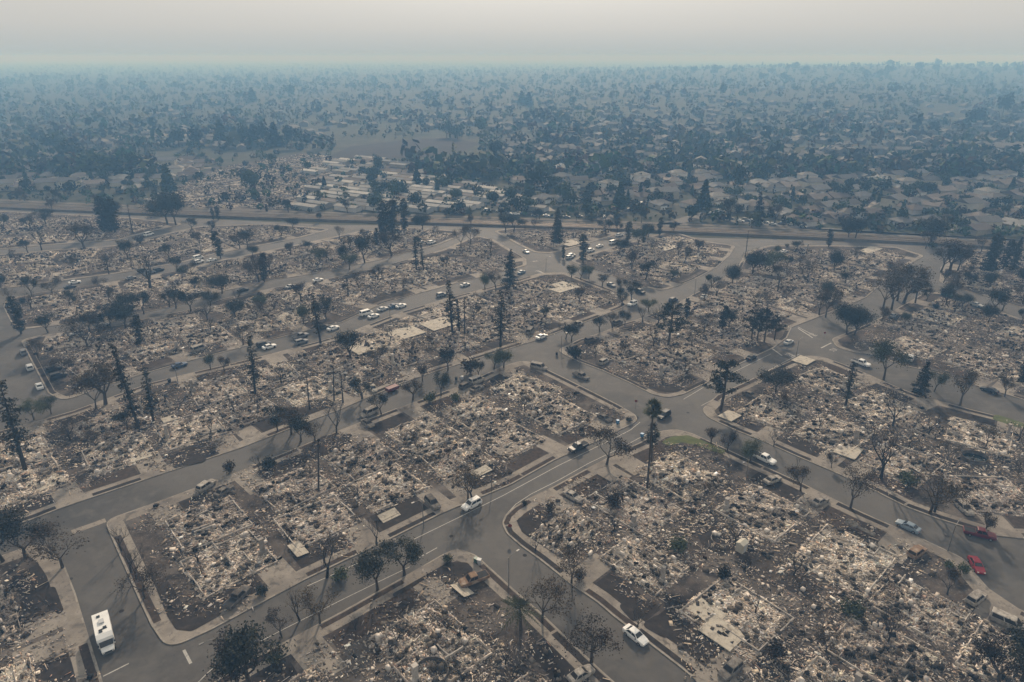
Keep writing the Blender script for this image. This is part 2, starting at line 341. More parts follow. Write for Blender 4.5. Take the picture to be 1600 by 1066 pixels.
for bname, px in BLOCKS.items():
    P0 = [g(*p) for p in px]; flip = area2(P0) < 0
    pxo = list(px)
    if flip: P0 = P0[::-1]; pxo = pxo[::-1]
    Pf = fillet(P0, 5.0); BPOLY[bname] = Pf
    base = fill('block_ground', inset(Pf, 3.0 if np.mean([math.hypot(*q) for q in Pf]) < 235 else 1.7), KZ, 'soil'); tag(base, kind='structure')
    ring('kerb', Pf, Pf, 0.0, KZ + 0.02, 'kerb', base)
    ring('kerb', Pf, inset(Pf, 0.28), KZ + 0.02, KZ + 0.02, 'kerb', base)
    SWW = 3.05 if np.mean([math.hypot(*q) for q in Pf]) < 235 else 1.75
    ring('sidewalk', inset(Pf, 0.28), inset(Pf, SWW), KZ + 0.006, KZ + 0.004, 'concrete', base)
    # chains of kerb with house fronts
    n = len(P0); chains = []; cur = []
    start = 0
    for i in range(n):                         # begin at a sharp corner
        a, b, c = Vector(P0[i - 1]), Vector(P0[i]), Vector(P0[(i + 1) % n])
        if (b - a).angle(c - b, 0) > R(38): start = i; break
    for k in range(n):
        i = (start + k) % n; j = (i + 1) % n
        if k:
            a, b, c = Vector(P0[i - 1]), Vector(P0[i]), Vector(P0[j])
            if (b - a).angle(c - b, 0) > R(38) and cur: chains.append(cur); cur = []
        if pxo[i] in NO_FRONT and pxo[j] in NO_FRONT or (pxo[j] in NO_FRONT and pxo[i] in NO_FRONT):
            if cur: chains.append(cur); cur = []
            continue
        cur.append((Vector(P0[i]), Vector(P0[j])))
    if cur: chains.append(cur)
    chains.sort(key=lambda ch: -sum((b - a).length for a, b in ch))
    for ch in chains:
        Ls = [(b - a).length for a, b in ch]; L = sum(Ls)
        if L < 16: continue
        def at(s):
            s = max(0, min(L - 1e-3, s))
            for (a, b), l in zip(ch, Ls):
                if s <= l: t = (b - a) / l; return a + t * s, Vector((-t.y, t.x)), t
                s -= l
            a, b = ch[-1]; t = (b - a).normalized(); return b, Vector((-t.y, t.x)), t
        end = 7.0; cnt = max(1, int((L - 2 * end) / 15.6)); wlot = (L - 2 * end) / cnt
        for k in range(cnt):
            s = end + (k + 0.5) * wlot; p, nn, t = at(s)
            pp = project(p.x, p.y)
            if not (-140 < pp[0] < 1740 and pp[1] < 1180): continue
            far = p.length > 330
            w = min(wlot - 0.7, 15.0) * rnd.uniform(.95, 1.0); sb = rnd.uniform(4.4, 6.0) if p.length < 230 else rnd.uniform(2.6, 4.2)
            dep = 6.0
            while dep < 70 and inside((p + nn * dep)[:], Pf): dep += 1.0
            d = min(rnd.uniform(14.0, 17.0), (dep / 2 - 3.0 - sb - .2) if dep < 52 else 17.0); d = max(d, 9.0)
            ang = math.atan2(t.y, t.x); ok = False
            while d > 8 and not ok:
                c = p + nn * (3.0 + sb + d / 2)
                ok = all(inside(q, Pf) and dist_edge(q, Pf) > 2.8 for q in corners_of(c, ang, w, d))
                if any((c - q_).length < 9.5 for q_ in CLEAR): ok = False
                if ok:
                    for (b2, c2, a2, w2, d2, _, _, _) in LOTS:
                        if (c - Vector(c2)).length > 22: continue
                        if any(in_rect(q, c2, a2, w2, d2) for q in corners_of(c, ang, w - .9, d - .9)) or any(in_rect(q, c, ang, w - .9, d - .9) for q in corners_of(c2, a2, w2, d2)): ok = False; break
                if not ok:
                    d -= 1.2
                    if d < 11: w = max(w - .8, 9)
            side = rnd.choice((-1, 1)); dw = rnd.uniform(4.6, 5.8)
            if ok: LOTS.append((bname, (c.x, c.y), ang, w, d, side, len(LOTS), p.length))
            dc = s + side * (wlot / 2 - dw / 2 - 0.7)
            if ok:
                path = [(at(dc + q)[0], at(s)[1]) for q in (-dw / 2, dw / 2)]
                strip('driveway', path, 0.02, 3.0 + sb + rnd.uniform(0.5, 3.5), KZ + 0.03, 'concrete', base)
            lo, hi = s - wlot / 2 + .25, s + wlot / 2 - .25
            segs = [(lo, dc - dw / 2 - .5), (dc + dw / 2 + .5, hi)] if ok else [(lo, hi)]
            for a0, a1 in segs:
                if a1 - a0 < 1.5: continue
                m_ = max(3, int((a1 - a0) / .8) + 1); path = [at(a0 + (a1 - a0) * q / (m_ - 1))[:2] for q in range(m_)]
                if not far and rnd.random() < 0.9: strip('planting_strip', path, 0.42, rnd.uniform(1.45, 1.7), KZ + 0.016, rnd.choice(('mulch', 'scorched_lawn')), base)
                if a1 - a0 > 3 and ok: strip('front_lawn', path, 3.12, 3.0 + sb - rnd.uniform(0.2, 1.2), KZ + 0.012, rnd.choice(('scorched_lawn', 'scorched_lawn', 'mulch')), base, .35)
for bname, Pf in BPOLY.items():                # ruins on lots deeper inside the wide blocks
    A = np.array(Pf); c0 = A.mean(0); ang = heading((640, 850), (787, 774)); u = Vector((math.cos(ang), math.sin(ang))); v = Vector((-u.y, u.x))
    for i in range(-9, 10):
        for j in range(-9, 10):
            for fx, fy in ((0, 0), (.5, .5), (.5, 0), (0, .5), (.25, .75)):
              c = Vector(c0) + u * ((i + fx) * 14.6) + v * ((j + fy) * 15.6); w, d = 13.4, 14.2
              q = project(c.x, c.y)
              if not (-60 < q[0] < 1660 and q[1] < 1110) or c.y < 0 or not inside(c[:], Pf) or dist_edge(c, Pf) < 9 or any((c - q_).length < 10.5 for q_ in CLEAR) or any((c - Vector(l[1])).length < 8.5 for l in LOTS): continue
              for _ in range(7):
                  ok = all(inside(k, Pf) and dist_edge(k, Pf) > 4.5 for k in corners_of(c, ang, w, d)) and not any((c - Vector(l[1])).length < 24 and (any(in_rect(k, l[1], l[2], l[3], l[4]) for k in corners_of(c, ang, w - .6, d - .6)) or any(in_rect(k, c, ang, w - .6, d - .6) for k in corners_of(l[1], l[2], l[3], l[4]))) for l in LOTS)
                  if ok: LOTS.append((bname, (c.x, c.y), ang, w, d, 1, len(LOTS), c.length)); break
                  w -= .9; d -= .9
print('LOTS', len(LOTS))

# ================================================================== BURNED HOUSES
def vnoise(x, y, seed):                    # cheap smooth noise on arrays
    r = np.random.RandomState(seed); out = np.zeros_like(x)
    for k in range(7):
        a = r.uniform(0, 6.28); f = r.uniform(.25, 1.6); out += np.sin((x * math.cos(a) + y * math.sin(a)) * f + r.uniform(0, 6.28)) / (1 + f)
    return out / 3.2
PAL = np.array([(.56, .52, .46), (.46, .43, .39), (.38, .35, .31), (.64, .61, .56), (.42, .36, .285), (.30, .27, .24), (.19, .17, .155), (.05, .046, .043),
                (.03, .028, .028), (.27, .185, .14), (.40, .39, .385), (.53, .46, .38), (.22, .20, .185), (.10, .09, .085), (.72, .70, .66), (.34, .25, .20)])
PALW = np.array([14, 18, 18, 5, 14, 13, 6, 2, 1, 4, 13, 12, 5, 2, 2, 5], dtype=float); PALW /= PALW.sum()
def boxes(c, size, yaw, pitch, roll):      # n boxes -> verts (n,8,3)
    n = len(c); s = np.array([(x, y, z) for x in (-.5, .5) for y in (-.5, .5) for z in (-.5, .5)])
    v = s[None] * size[:, None, :]
    def rot(v, ang, i, j):
        ca, sa = np.cos(ang)[:, None], np.sin(ang)[:, None]; a, b = v[..., i].copy(), v[..., j].copy()
        v[..., i] = a * ca - b * sa; v[..., j] = a * sa + b * ca
    rot(v, roll, 1, 2); rot(v, pitch, 0, 2); rot(v, yaw, 0, 1)
    return v + c[:, None, :]
def rooms(x0, y0, x1, y1, r, depth=0):     # recursive split -> wall segments
    w, h = x1 - x0, y1 - y0
    if depth > 3 or (w < 4.5 and h < 4.5) or (depth > 1 and r.rand() < .15): return []
    if w > h: m = x0 + w * r.uniform(.35, .65); return [((m, y0), (m, y1))] + rooms(x0, y0, m, y1, r, depth + 1) + rooms(m, y0, x1, y1, r, depth + 1)
    m = y0 + h * r.uniform(.35, .65); return [((x0, m), (x1, m))] + rooms(x0, y0, x1, m, r, depth + 1) + rooms(x0, m, x1, y1, r, depth + 1)
RW, RD = 13.0, 14.5
def rubble_mesh(seed, n, w=RW, d=RD, dark=0.0, spread=0.9, name='rubble', mound=True):
    r = np.random.RandomState(seed); V = []; Q = []; C = []
    segs = rooms(-w / 2, -d / 2, w / 2, d / 2, r) if mound else []
    def hgt(x, y):
        e = np.clip(np.minimum((w / 2 - np.abs(x)), (d / 2 - np.abs(y))) / 1.6 + .15, 0, 1)
        return (0.16 + 0.20 * vnoise(x, y, seed) + 0.07 * vnoise(x * 3, y * 3, seed + 5)).clip(0.0, None) * e if mound else np.zeros_like(x)
    x = r.uniform(-w / 2, w / 2, n) + r.normal(0, .45, n); y = r.uniform(-d / 2, d / 2, n) + r.normal(0, .55, n)
    if mound:                               # a third of the pieces fell along the walls
        k = n // 3; si = r.randint(0, len(segs), k); t = r.rand(k)
        A = np.array([s[0] for s in segs])[si]; B = np.array([s[1] for s in segs])[si]
        x[:k] = A[:, 0] + (B[:, 0] - A[:, 0]) * t + r.normal(0, .35, k); y[:k] = A[:, 1] + (B[:, 1] - A[:, 1]) * t + r.normal(0, .35, k)
    # clustering: dark pits and pale heaps
    cl = vnoise(x * 1.3, y * 1.3, seed + 9)
    size = np.zeros((n, 3)); typ = r.rand(n)
    pl = typ < .24; sh = (typ >= .24) & (typ < .62); bl = typ >= .62
    kz = .82
    size[pl] = kz * np.c_[r.gamma(1.6, .42, pl.sum()).clip(.2, 3.6), r.uniform(.05, .17, pl.sum()), r.uniform(.03, .09, pl.sum())]
    size[sh] = kz * np.c_[r.gamma(1.5, .32, sh.sum()).clip(.12, 2.6), r.gamma(1.5, .21, sh.sum()).clip(.1, 1.6), r.uniform(.015, .05, sh.sum())]
    size[bl] = kz * np.c_[r.gamma(2, .10, bl.sum()).clip(.08, .7), r.gamma(2, .08, bl.sum()).clip(.08, .5), r.gamma(2, .06, bl.sum()).clip(.06, .4)]
    yaw = np.where(r.rand(n) < .55, r.randint(0, 2, n) * math.pi / 2 + r.normal(0, .16, n), r.uniform(0, 6.28, n))
    pitch = r.normal(0, .09, n); roll = r.normal(0, .12, n)
    z = hgt(x, y) + np.abs(r.normal(0, .05, n)) + size[:, 2] * .5 + np.abs(np.sin(pitch)) * size[:, 0] * .4
    bv = boxes(np.c_[x, y, z], size, yaw, pitch, roll).reshape(-1, 3)
    col = PAL[r.choice(len(PAL), n, p=PALW)] * r.uniform(.8, 1.25, (n, 1))
    big = r.rand(n) < .007; size[big] = np.c_[r.uniform(.4, 1.2, big.sum()), r.uniform(.3, .9, big.sum()), r.uniform(.2, .6, big.sum())]
    app = r.rand(n) < .0007; size[app] = np.c_[r.uniform(.6, .9, app.sum()), r.uniform(.55, .8, app.sum()), r.uniform(.5, 1.0, app.sum())]
    z = z + np.where(big | app, size[:, 2] * .25, 0); bv = boxes(np.c_[x, y, z], size, yaw, pitch * np.where(big, 3, 1), roll * np.where(big, 3, 1)).reshape(-1, 3)
    lum = 1.08 + .5 * vnoise(x * .9, y * .9, seed + 31); col = col * lum.clip(.35, 1.35)[:, None]; col[big] *= .15; col[app] = (.5, .48, .45)
    dk = (cl + r.normal(0, .08, n) < -0.10 - .05 * (seed % 4)) | (r.rand(n) < dark); dk &= ~app; col[dk] *= r.uniform(.15, .6, (dk.sum(), 1))
    V.append(bv); Q.append((BOXQ[None] + np.arange(n)[:, None, None] * 8).reshape(-1, 4)); C.append(np.repeat(col, 8, 0)); off = len(bv)
    if mound:                               # broken partition lines still standing in the ash
        wl = []
        per = [((-w / 2, -d / 2), (w / 2, -d / 2)), ((w / 2, -d / 2), (w / 2, d / 2)), ((w / 2, d / 2), (-w / 2, d / 2)), ((-w / 2, d / 2), (-w / 2, -d / 2))]
        for A_, B_ in segs + per:
            L_ = math.hypot(B_[0] - A_[0], B_[1] - A_[1]); t_ = 0.0
            while t_ < L_ - .5:
                e_ = min(L_, t_ + r.uniform(.7, 2.6))
                if r.rand() < .45: m_ = (t_ + e_) / 2 / L_; wl.append((A_[0] + (B_[0] - A_[0]) * m_, A_[1] + (B_[1] - A_[1]) * m_, r.uniform(.08, .34), e_ - t_, r.uniform(.09, .17), math.atan2(B_[1] - A_[1], B_[0] - A_[0]) + r.normal(0, .03)))
                t_ = e_ + .02
        wl = np.array(wl); nb = len(wl); wv = boxes(np.c_[wl[:, 0], wl[:, 1], wl[:, 2] * .5 + .1], np.c_[wl[:, 3], wl[:, 4], wl[:, 2] + .2], wl[:, 5], r.normal(0, .03, nb), r.normal(0, .06, nb)).reshape(-1, 3)
        V.append(wv); Q.append((BOXQ[None] + np.arange(nb)[:, None, None] * 8).reshape(-1, 4) + off); C.append(np.repeat(np.array((.50, .46, .41))[None] * r.uniform(.6, 1.15, (nb, 1)), 8, 0)); off += len(wv)
    if mound:                               # ash bed under the pieces
        gx, gy = np.meshgrid(np.linspace(-w / 2 - .7, w / 2 + .7, 44), np.linspace(-d / 2 - .7, d / 2 + .7, 48)); gx = gx + r.normal(0, .06, gx.shape); gy = gy + r.normal(0, .06, gy.shape)
        gz = hgt(gx, gy) + r.normal(0, .05, gx.shape)
        gz[0] = gz[-1] = -.05; gz[:, 0] = gz[:, -1] = -.05
        nv = np.c_[gx.ravel(), gy.ravel(), gz.ravel()]; W_ = gx.shape[1]
        ii = np.arange((gx.shape[0] - 1) * (W_ - 1)); a = ii // (W_ - 1) * W_ + ii % (W_ - 1)
        Q.append(np.c_[a, a + 1, a + W_ + 1, a + W_] + off)
        m2 = vnoise(gx.ravel() * 1.3, gy.ravel() * 1.3, seed + 9) ; m3 = vnoise(gx.ravel() * 4, gy.ravel() * 4, seed + 2)
        c = np.array((.47, .43, .39))[None] * (0.75 + .9 * m3[:, None]).clip(.2, 1.5); c[m2 < -.10 - .05 * (seed % 4)] *= .16
        c *= r.uniform(.5, 1.4, (len(c), 1))
        V.append(nv); C.append(c)
    return quads(name, np.concatenate(V), np.concatenate(Q), 'rubble', (np.concatenate(C) * np.array((1.33, 1.26, 1.22))).clip(0.012, .85))
NV = 12
RUB = [rubble_mesh(100 + i, 7000, dark=.04 + .02 * (i % 5)) for i in range(NV)]
YRD = [rubble_mesh(300 + i, 420, RW + 2.5, 6.5, dark=.35, name='yard_debris', mound=False) for i in range(6)]
GAP = [rubble_mesh(500 + i, 230, 8.5, 8.5, dark=.35, name='yard_debris', mound=False) for i in range(5)]
def foundation_mesh(seed):                  # one L-shaped stem wall, crumbling to uneven heights
    r = random.Random(seed); w, d = RW / 2, RD / 2
    nx = r.uniform(.25, .55) * RW * r.choice((-1, 1)); ny = r.uniform(2.5, 4.5); xs = nx / 2
    P = [(-w, -d), (xs, -d), (xs, -d + ny), (w, -d + ny), (w, d), (-w, d)] if nx < 0 else [(-w, -d + ny), (xs, -d + ny), (xs, -d), (w, -d), (w, d), (-w, d)]
    out = []
    for i in range(6):
        a, c = Vector(P[i]), Vector(P[(i + 1) % 6]); n = max(2, int((c - a).length / 1.1)); out += [a + (c - a) * (k / n) for k in range(n)]
    Pi = inset([(p.x, p.y) for p in out], .18); n = len(out); V = []; Fc = []; h = .3
    for k in range(n):
        h = r.choice((h, h, r.uniform(.02, .5))); p, q = out[k], Pi[k]; V += [(p.x, p.y, -.03), (p.x, p.y, h), (q[0], q[1], h), (q[0], q[1], -.03)]
    for k in range(n):
        for j in range(3): a = 4 * k + j; c = 4 * ((k + 1) % n) + j; Fc.append((a, c, c + 1, a + 1))
    return pydata('foundation', V, Fc, 'stem_wall')
FND = [foundation_mesh(k) for k in range(5)]
def stub_mesh(seed):
    r = random.Random(seed); b = MB(); L = r.uniform(1.6, 3.4); x = 0
    while x < L:
        w = r.uniform(.35, .9); h = r.uniform(.5, 1.5); b.box((x + w / 2, 0, h / 2), (w - .004, .2, h), 0, r.uniform(-.05, .05)); x += w
    return b.mesh('wall_stub', 'stem_wall')
GFL = [MB().box((0, 0, .2 + .03 * k), (4.6 + .5 * k, 5.0 - .6 * k, .14)).mesh('garage_floor', ('concrete', 'slab', 'concrete')[k]) for k in range(3)]
STB = [stub_mesh(k) for k in range(4)]
def chimney_mesh(seed):
    r = random.Random(seed); b = MB(); h = r.uniform(2.4, 3.8)
    b.box((0, 0, .6), (1.5, .8, 1.2)); b.box((0, 0.02, 1.2 + (h - 1.2) / 2), (.8, .62, h - 1.2)); b.box((0, .02, h + .08), (.95, .78, .16))
    return b.mesh('chimney', 'stem_wall')
CHM = [chimney_mesh(k) for k in range(2)]
def tank_mesh():
    b = MB(); b.tube([(0, 0, 0), (0, 0, .05), (0, 0, 1.35), (0, 0, 1.5)], [.22, .27, .27, .15], 10); return b.mesh('water_heater', 'burnt_steel')
TNK = tank_mesh()
LOOK = ['pale grey rubble', 'ash-white rubble', 'tan and grey rubble', 'dark charred rubble', 'mixed pale and black rubble', 'grey-brown rubble']
rnd = random.Random(21)
order = sorted(LOTS, key=lambda l: (l[0], project(*l[1])[0])); cnts = {}
tot = {}
for l in order: tot[l[0]] = tot.get(l[0], 0) + 1
for (bn, c, ang, w, d, side, idx, dist) in order:
    cnts[bn] = cnts.get(bn, 0) + 1
    far = dist > 300
    t = empty('burned_house', (c[0], c[1], KZ), ang, (w / RW * .91, d / RD * .94, 1.0))
    v = rnd.randrange(NV)
    tag(t, 'burned house, %s, %s from left, block %s' % (LOOK[v % 6], ordinal(cnts[bn]), bn), 'ruin', 'burned-out houses')
    o = tag(obj('rubble', RUB[v], None, t), kind='stuff'); o.rotation_euler.z = rnd.choice((0, math.pi)); o.scale = (rnd.choice((-1, 1)), 1, rnd.uniform(.8, 1.5))
    o = obj('foundation', FND[rnd.randrange(5)], None, t); o.scale.x = rnd.choice((-1, 1))
    if not far:
        o = tag(obj('yard_debris', YRD[rnd.randrange(6)], None, t, (0, RD / 2 + 3.4, 0)), kind='stuff'); o.rotation_euler.z = rnd.choice((0, math.pi))
    if rnd.random() < .45: obj('garage_floor', GFL[rnd.randrange(3)], None, t, (rnd.choice((-1, 1)) * (RW / 2 - 3.1), -RD / 2 + rnd.uniform(2.6, 4.5), 0))
    for k in range(rnd.choice((1, 2, 2, 3)) if not far else 1):
        o = obj('wall_stub', STB[rnd.randrange(4)], None, t, (rnd.uniform(-5, 4), rnd.uniform(-6, 6), 0), rnd.choice((0, math.pi / 2)))
        o.scale.z = rnd.uniform(.6, 1.2)
    if rnd.random() < .16: obj('chimney', CHM[rnd.randrange(2)], None, t, (rnd.choice((-1, 1)) * RW * .42, rnd.uniform(-4, 5), 0), rnd.choice((0, 1.57)))
    if rnd.random() < .15: obj('water_heater', TNK, None, t, (rnd.uniform(-5, 5), rnd.uniform(-6, 6), .2))
# loose debris lying on the open ground inside the blocks
rr = np.random.RandomState(5); k = 0
for bn, P in BPOLY.items():
    A = np.array(P); x0, y0 = A.min(0); x1, y1 = A.max(0); gx = x0 + 9
    pts = []; gx = x0 + 3
    lots_ = [l for l in LOTS if l[0] == bn]
    while gx < x1:
        gy = y0 + 3
        while gy < min(y1, 460):
            q = project(gx, gy)
            if -40 < q[0] < 1640 and q[1] < 1100 and inside((gx, gy), P) and dist_edge((gx, gy), P) > 5.0 and not any(in_rect((gx, gy), l[1], l[2], l[3] * .8, l[4] * .8) for l in lots_) and not any((Vector((gx, gy)) - q_).length < 5 for q_ in CLEAR): pts.append((gx, gy))
            gy += 7.5
        gx += 7.5
    if not pts: continue
    root = empty('loose_debris', (pts[0][0], pts[0][1], KZ + .02)); tag(root, 'loose burned debris strewn between the ruins of the block ' + bn, 'debris', kind='stuff')
    for p in pts:
        if rr.rand() < .12: continue
        o = tag(obj('scattered_pieces', GAP[rr.randint(5)], None, root, (p[0] - pts[0][0], p[1] - pts[0][1], 0), rr.uniform(0, 6.28)), kind='stuff')

# ================================================================== TREES
def unit(r): 
    v = Vector((r.gauss(0, 1), r.gauss(0, 1), r.gauss(0, 1))); return v.normalized()
def leaf_quads(name, centres, sizes, m, seed, flat=0.35, per=1):
    r = np.random.RandomState(seed); C = np.repeat(np.asarray(centres), per, 0); S = np.repeat(np.asarray(sizes), per); n = len(C)
    nrm = r.normal(0, 1, (n, 3)); nrm[:, 2] += flat; nrm /= np.linalg.norm(nrm, axis=1)[:, None]
    a = np.cross(nrm, r.normal(0, 1, (n, 3))); a /= np.linalg.norm(a, axis=1)[:, None] + 1e-9; b = np.cross(nrm, a)
    s1 = (S * r.uniform(.5, 1.2, n))[:, None]; s2 = (S * r.uniform(.3, .8, n))[:, None]
    V = np.stack([C - a * s1, C - b * s2, C + a * s1, C + b * s2], 1).reshape(-1, 3)
    return quads(name, V, np.arange(n * 4).reshape(-1, 4), m)
def grow(r, b, tips, p, d, L, rad, lvl, maxl, split=(2, 4), ang=.55, lift=.12, twig=None):
    n = 3; pts = [p]; q = p; dd = d
    for i in range(n):
        dd = (dd + unit(r) * .16 + Vector((0, 0, lift * .5))).normalized(); q = q + dd * (L / n); pts.append(q)
    (b if lvl < 3 or twig is None else twig).tube(pts, [rad * (1 - .42 * i / n) for i in range(n + 1)], 6 if lvl < 2 else (4 if lvl < 3 else 3), cap=False)
    if lvl >= 2: tips.append((pts[2], lvl))
    if lvl == maxl: tips.append((q, lvl)); return
    for k in range(r.randint(*split)):
        ax = dd.cross(unit(r)).normalized(); nd = (Matrix.Rotation(r.uniform(.5, 1.35) * ang, 3, ax) @ dd)
        nd.z += lift; nd.normalize()
        st = pts[r.choice((2, 3, 3))] if k else q
        grow(r, b, tips, st, nd, L * r.uniform(.6, .86), rad * .56, lvl + 1, maxl, split, ang, lift, twig)
def broadleaf(seed, leaves, lsize, m, maxl=4, ang=.62, trunk=.17, clump=.55, lift=.2, split=(2, 4), bark='bark', stems=1):   # about 8 m tall
    r = random.Random(seed); b = MB(); tips = []; tw = None if leaves else MB()
    for s_ in range(stems):
        d0 = Vector((r.uniform(-.12, .12) + (.35 * math.cos(s_ * 2.1) if stems > 1 else 0), r.uniform(-.12, .12) + (.35 * math.sin(s_ * 2.1) if stems > 1 else 0), 1)).normalized()
        b2 = b; pts = [Vector((0, 0, -.1)), d0 * 1.0, d0 * 2.1]
        b2.tube(pts, [trunk * 1.25, trunk, trunk * .85], 8)
        for k in range(r.randint(3, 4)):
            a = 6.28 * k / 3.5 + r.uniform(-.4, .4); d = Vector((math.cos(a) * ang * 1.2, math.sin(a) * ang * 1.2, 1)).normalized()
            grow(r, b, tips, pts[2] - d0 * r.uniform(0, .5), d, r.uniform(1.5, 2.1), trunk * .62, 1, maxl, split, ang, lift, tw)
    top = max(t[0].z for t in tips); f = 8.0 / top
    tr = b.mesh('trunk', bark)
    for v in tr.vertices: v.co *= f
    cr = None
    if tw:
        cr = tw.mesh('branches', bark)
        for v in cr.vertices: v.co *= f
    if leaves:
        rr_ = np.random.RandomState(seed); T = np.array([tuple(t[0] * f) for t in tips])
        keep = rr_.rand(len(T)) < .8; T = T[keep] if keep.sum() > 10 else T
        C = T[rr_.randint(0, len(T), leaves)] + rr_.normal(0, clump, (leaves, 3))
        C[:, 2] -= np.abs(rr_.normal(0, .45, leaves)); C[:, 2] = C[:, 2].clip(1.2, None)
        cr = leaf_quads('crown', C, np.full(leaves, lsize), m, seed)
    return tr, cr, 8.4
def conifer(seed, h, m, base=.12, rad=2.2, whorls=34, dens=34, lsize=.30, shape='cone', droop=.25, gap=0.0, bark='bark'):
    r = random.Random(seed); b = MB(); C = []; lean = Vector((r.uniform(-.02, .02), r.uniform(-.02, .02), 0))
    b.tube([lean * z * h + Vector((0, 0, z * h)) for z in (-.005, .3, .6, .85, 1)], [h * .016 + .12, h * .013 + .08, h * .009 + .05, .09, .03], 7)
    for w in range(whorls):
        z = base + (1 - base) * (w + r.random()) / whorls
        if r.random() < gap: continue
        if shape == 'cone': L = rad * (1 - z) ** .75 * r.uniform(.7, 1.15) + .15
        elif shape == 'burnt': L = rad * r.uniform(.25, 1.0) * (1.05 - z) ** .3
        else: L = rad * math.sin(min(1, (1 - z) * 1.5 + .15) * 2.4) * r.uniform(.6, 1.1) + .3
        for k in range(r.randint(3, 5)):
            a = r.uniform(0, 6.28); p0 = Vector((0, 0, z * h)) + lean * z * h; e = p0 + Vector((math.cos(a) * L, math.sin(a) * L, -droop * L + r.uniform(-.1, .3)))
            b.tube([p0, (p0 + e) / 2 + Vector((0, 0, .1)), e], [.05, .035, .012], 3, cap=False)
            nl = max(2, int(dens * L / rad / 3))
            for q in range(nl):
                t = r.uniform(.25, 1.05); C.append((p0 + (e - p0) * t + Vector((r.gauss(0, .16 * L / 1.5 + .06), r.gauss(0, .16 * L / 1.5 + .06), r.gauss(0, .13))))[:])
    tr = b.mesh('trunk', bark); cr = leaf_quads('crown', np.array(C), np.full(len(C), lsize), m, seed, .2)
    return tr, cr, h
def pine(seed, h, m):                       # umbrella clumps on a bare stem
    r = random.Random(seed); b = MB(); C = []
    b.tube([(0, 0, -.1), (.1, .05, h * .35), (-.05, .1, h * .7), (.05, 0, h * .96)], [.34, .27, .17, .05], 7)
    for k in range(26):
        z = h * (.32 + .64 * (k + r.random()) / 26); a = r.uniform(0, 6.28); L = h * .30 * (1.12 - abs(z / h - .5)) * r.uniform(.5, 1.1)
        if z > h * .85: L *= .6
        p0 = Vector((0, 0, z)); e = p0 + Vector((math.cos(a) * L, math.sin(a) * L, L * r.uniform(.1, .45)))
        b.tube([p0, p0 + (e - p0) * .5 - Vector((0, 0, .1)), e], [.10, .07, .03], 4, cap=False)
        for q in range(110):
            t = r.uniform(.45, 1.08); C.append((p0 + (e - p0) * t + Vector((r.gauss(0, .38), r.gauss(0, .38), r.gauss(.1, .26))))[:])
    return b.mesh('trunk', 'bark'), leaf_quads('crown', np.array(C), np.full(len(C), .24), m, seed, .4), h
def palm(seed, h, m, n=38, fl=1.35, fan=True, dead=10, tr_r=.24):
    r = random.Random(seed); b = MB(); bend = Vector((r.uniform(-.3, .3), r.uniform(-.3, .3), 0))
    b.tube([Vector((0, 0, -.1)), bend * .3 + Vector((0, 0, h * .4)), bend + Vector((0, 0, h))], [tr_r * 1.4, tr_r, tr_r * .9], 8); tr = b.mesh('trunk', 'bark')
    c = MB(); top = bend + Vector((0, 0, h))
    for k in range(n + dead):
        a = r.uniform(0, 6.28); el = r.uniform(-.55, 1.35) if k < n else r.uniform(-1.4, -.8)
        L = fl * r.uniform(.8, 1.15) * (1 if k < n else .8); d = Vector((math.cos(a) * math.cos(el), math.sin(a) * math.cos(el), math.sin(el))); side = d.cross(Vector((0, 0, 1))).normalized()
        up = side.cross(d)
        if fan:
            hub = top + d * L * .45
            for q in range(9):
                t = (q - 4) / 4 * 1.1; dd = (d * math.cos(t) + side * math.sin(t)).normalized(); tip = hub + dd * L * .55 + Vector((0, 0, -.22 * L * abs(t)))
                w = side * .11 * L + up * .03; c.add([hub - w, hub + w, tip], [(0, 1, 2)])
            c.add([top - side * .03, top + side * .03, hub + side * .03, hub - side * .03], [(0, 1, 2, 3)])
        else:
            prev = top
            for q in range(1, 8):
                t = q / 7; p = top + d * L * t + Vector((0, 0, -.45 * L * t * t))
                for s_ in (-1, 1):
                    tip = p + side * s_ * L * .22 * math.sin(t * 2.7 + .25) + d * L * .12 - Vector((0, 0, .06 * L)); c.add([p - d * .05 * L, p + d * .03 * L, tip], [(0, 1, 2)])
                c.add([prev - side * .025, prev + side * .025, p + side * .02, p - side * .02], [(0, 1, 2, 3)]); prev = p
    return tr, c.mesh('crown', m), h + fl * .75
def shrub(seed, m):
    r = random.Random(seed); b = MB(); C = []
    for k in range(7):
        a = r.uniform(0, 6.28); e = Vector((math.cos(a) * .6, math.sin(a) * .6, r.uniform(.8, 1.7))); b.tube([(0, 0, -.05), e * .5, e], [.05, .035, .015], 4, cap=False)
        for q in range(70): C.append((e * r.uniform(.5, 1) + Vector((r.gauss(0, .3), r.gauss(0, .3), r.gauss(0, .22))))[:])
    C = np.array(C); C[:, 2] = C[:, 2].clip(.1, None)
    return b.mesh('trunk', 'bark'), leaf_quads('crown', C, np.full(len(C), .17), m, seed), 2.0
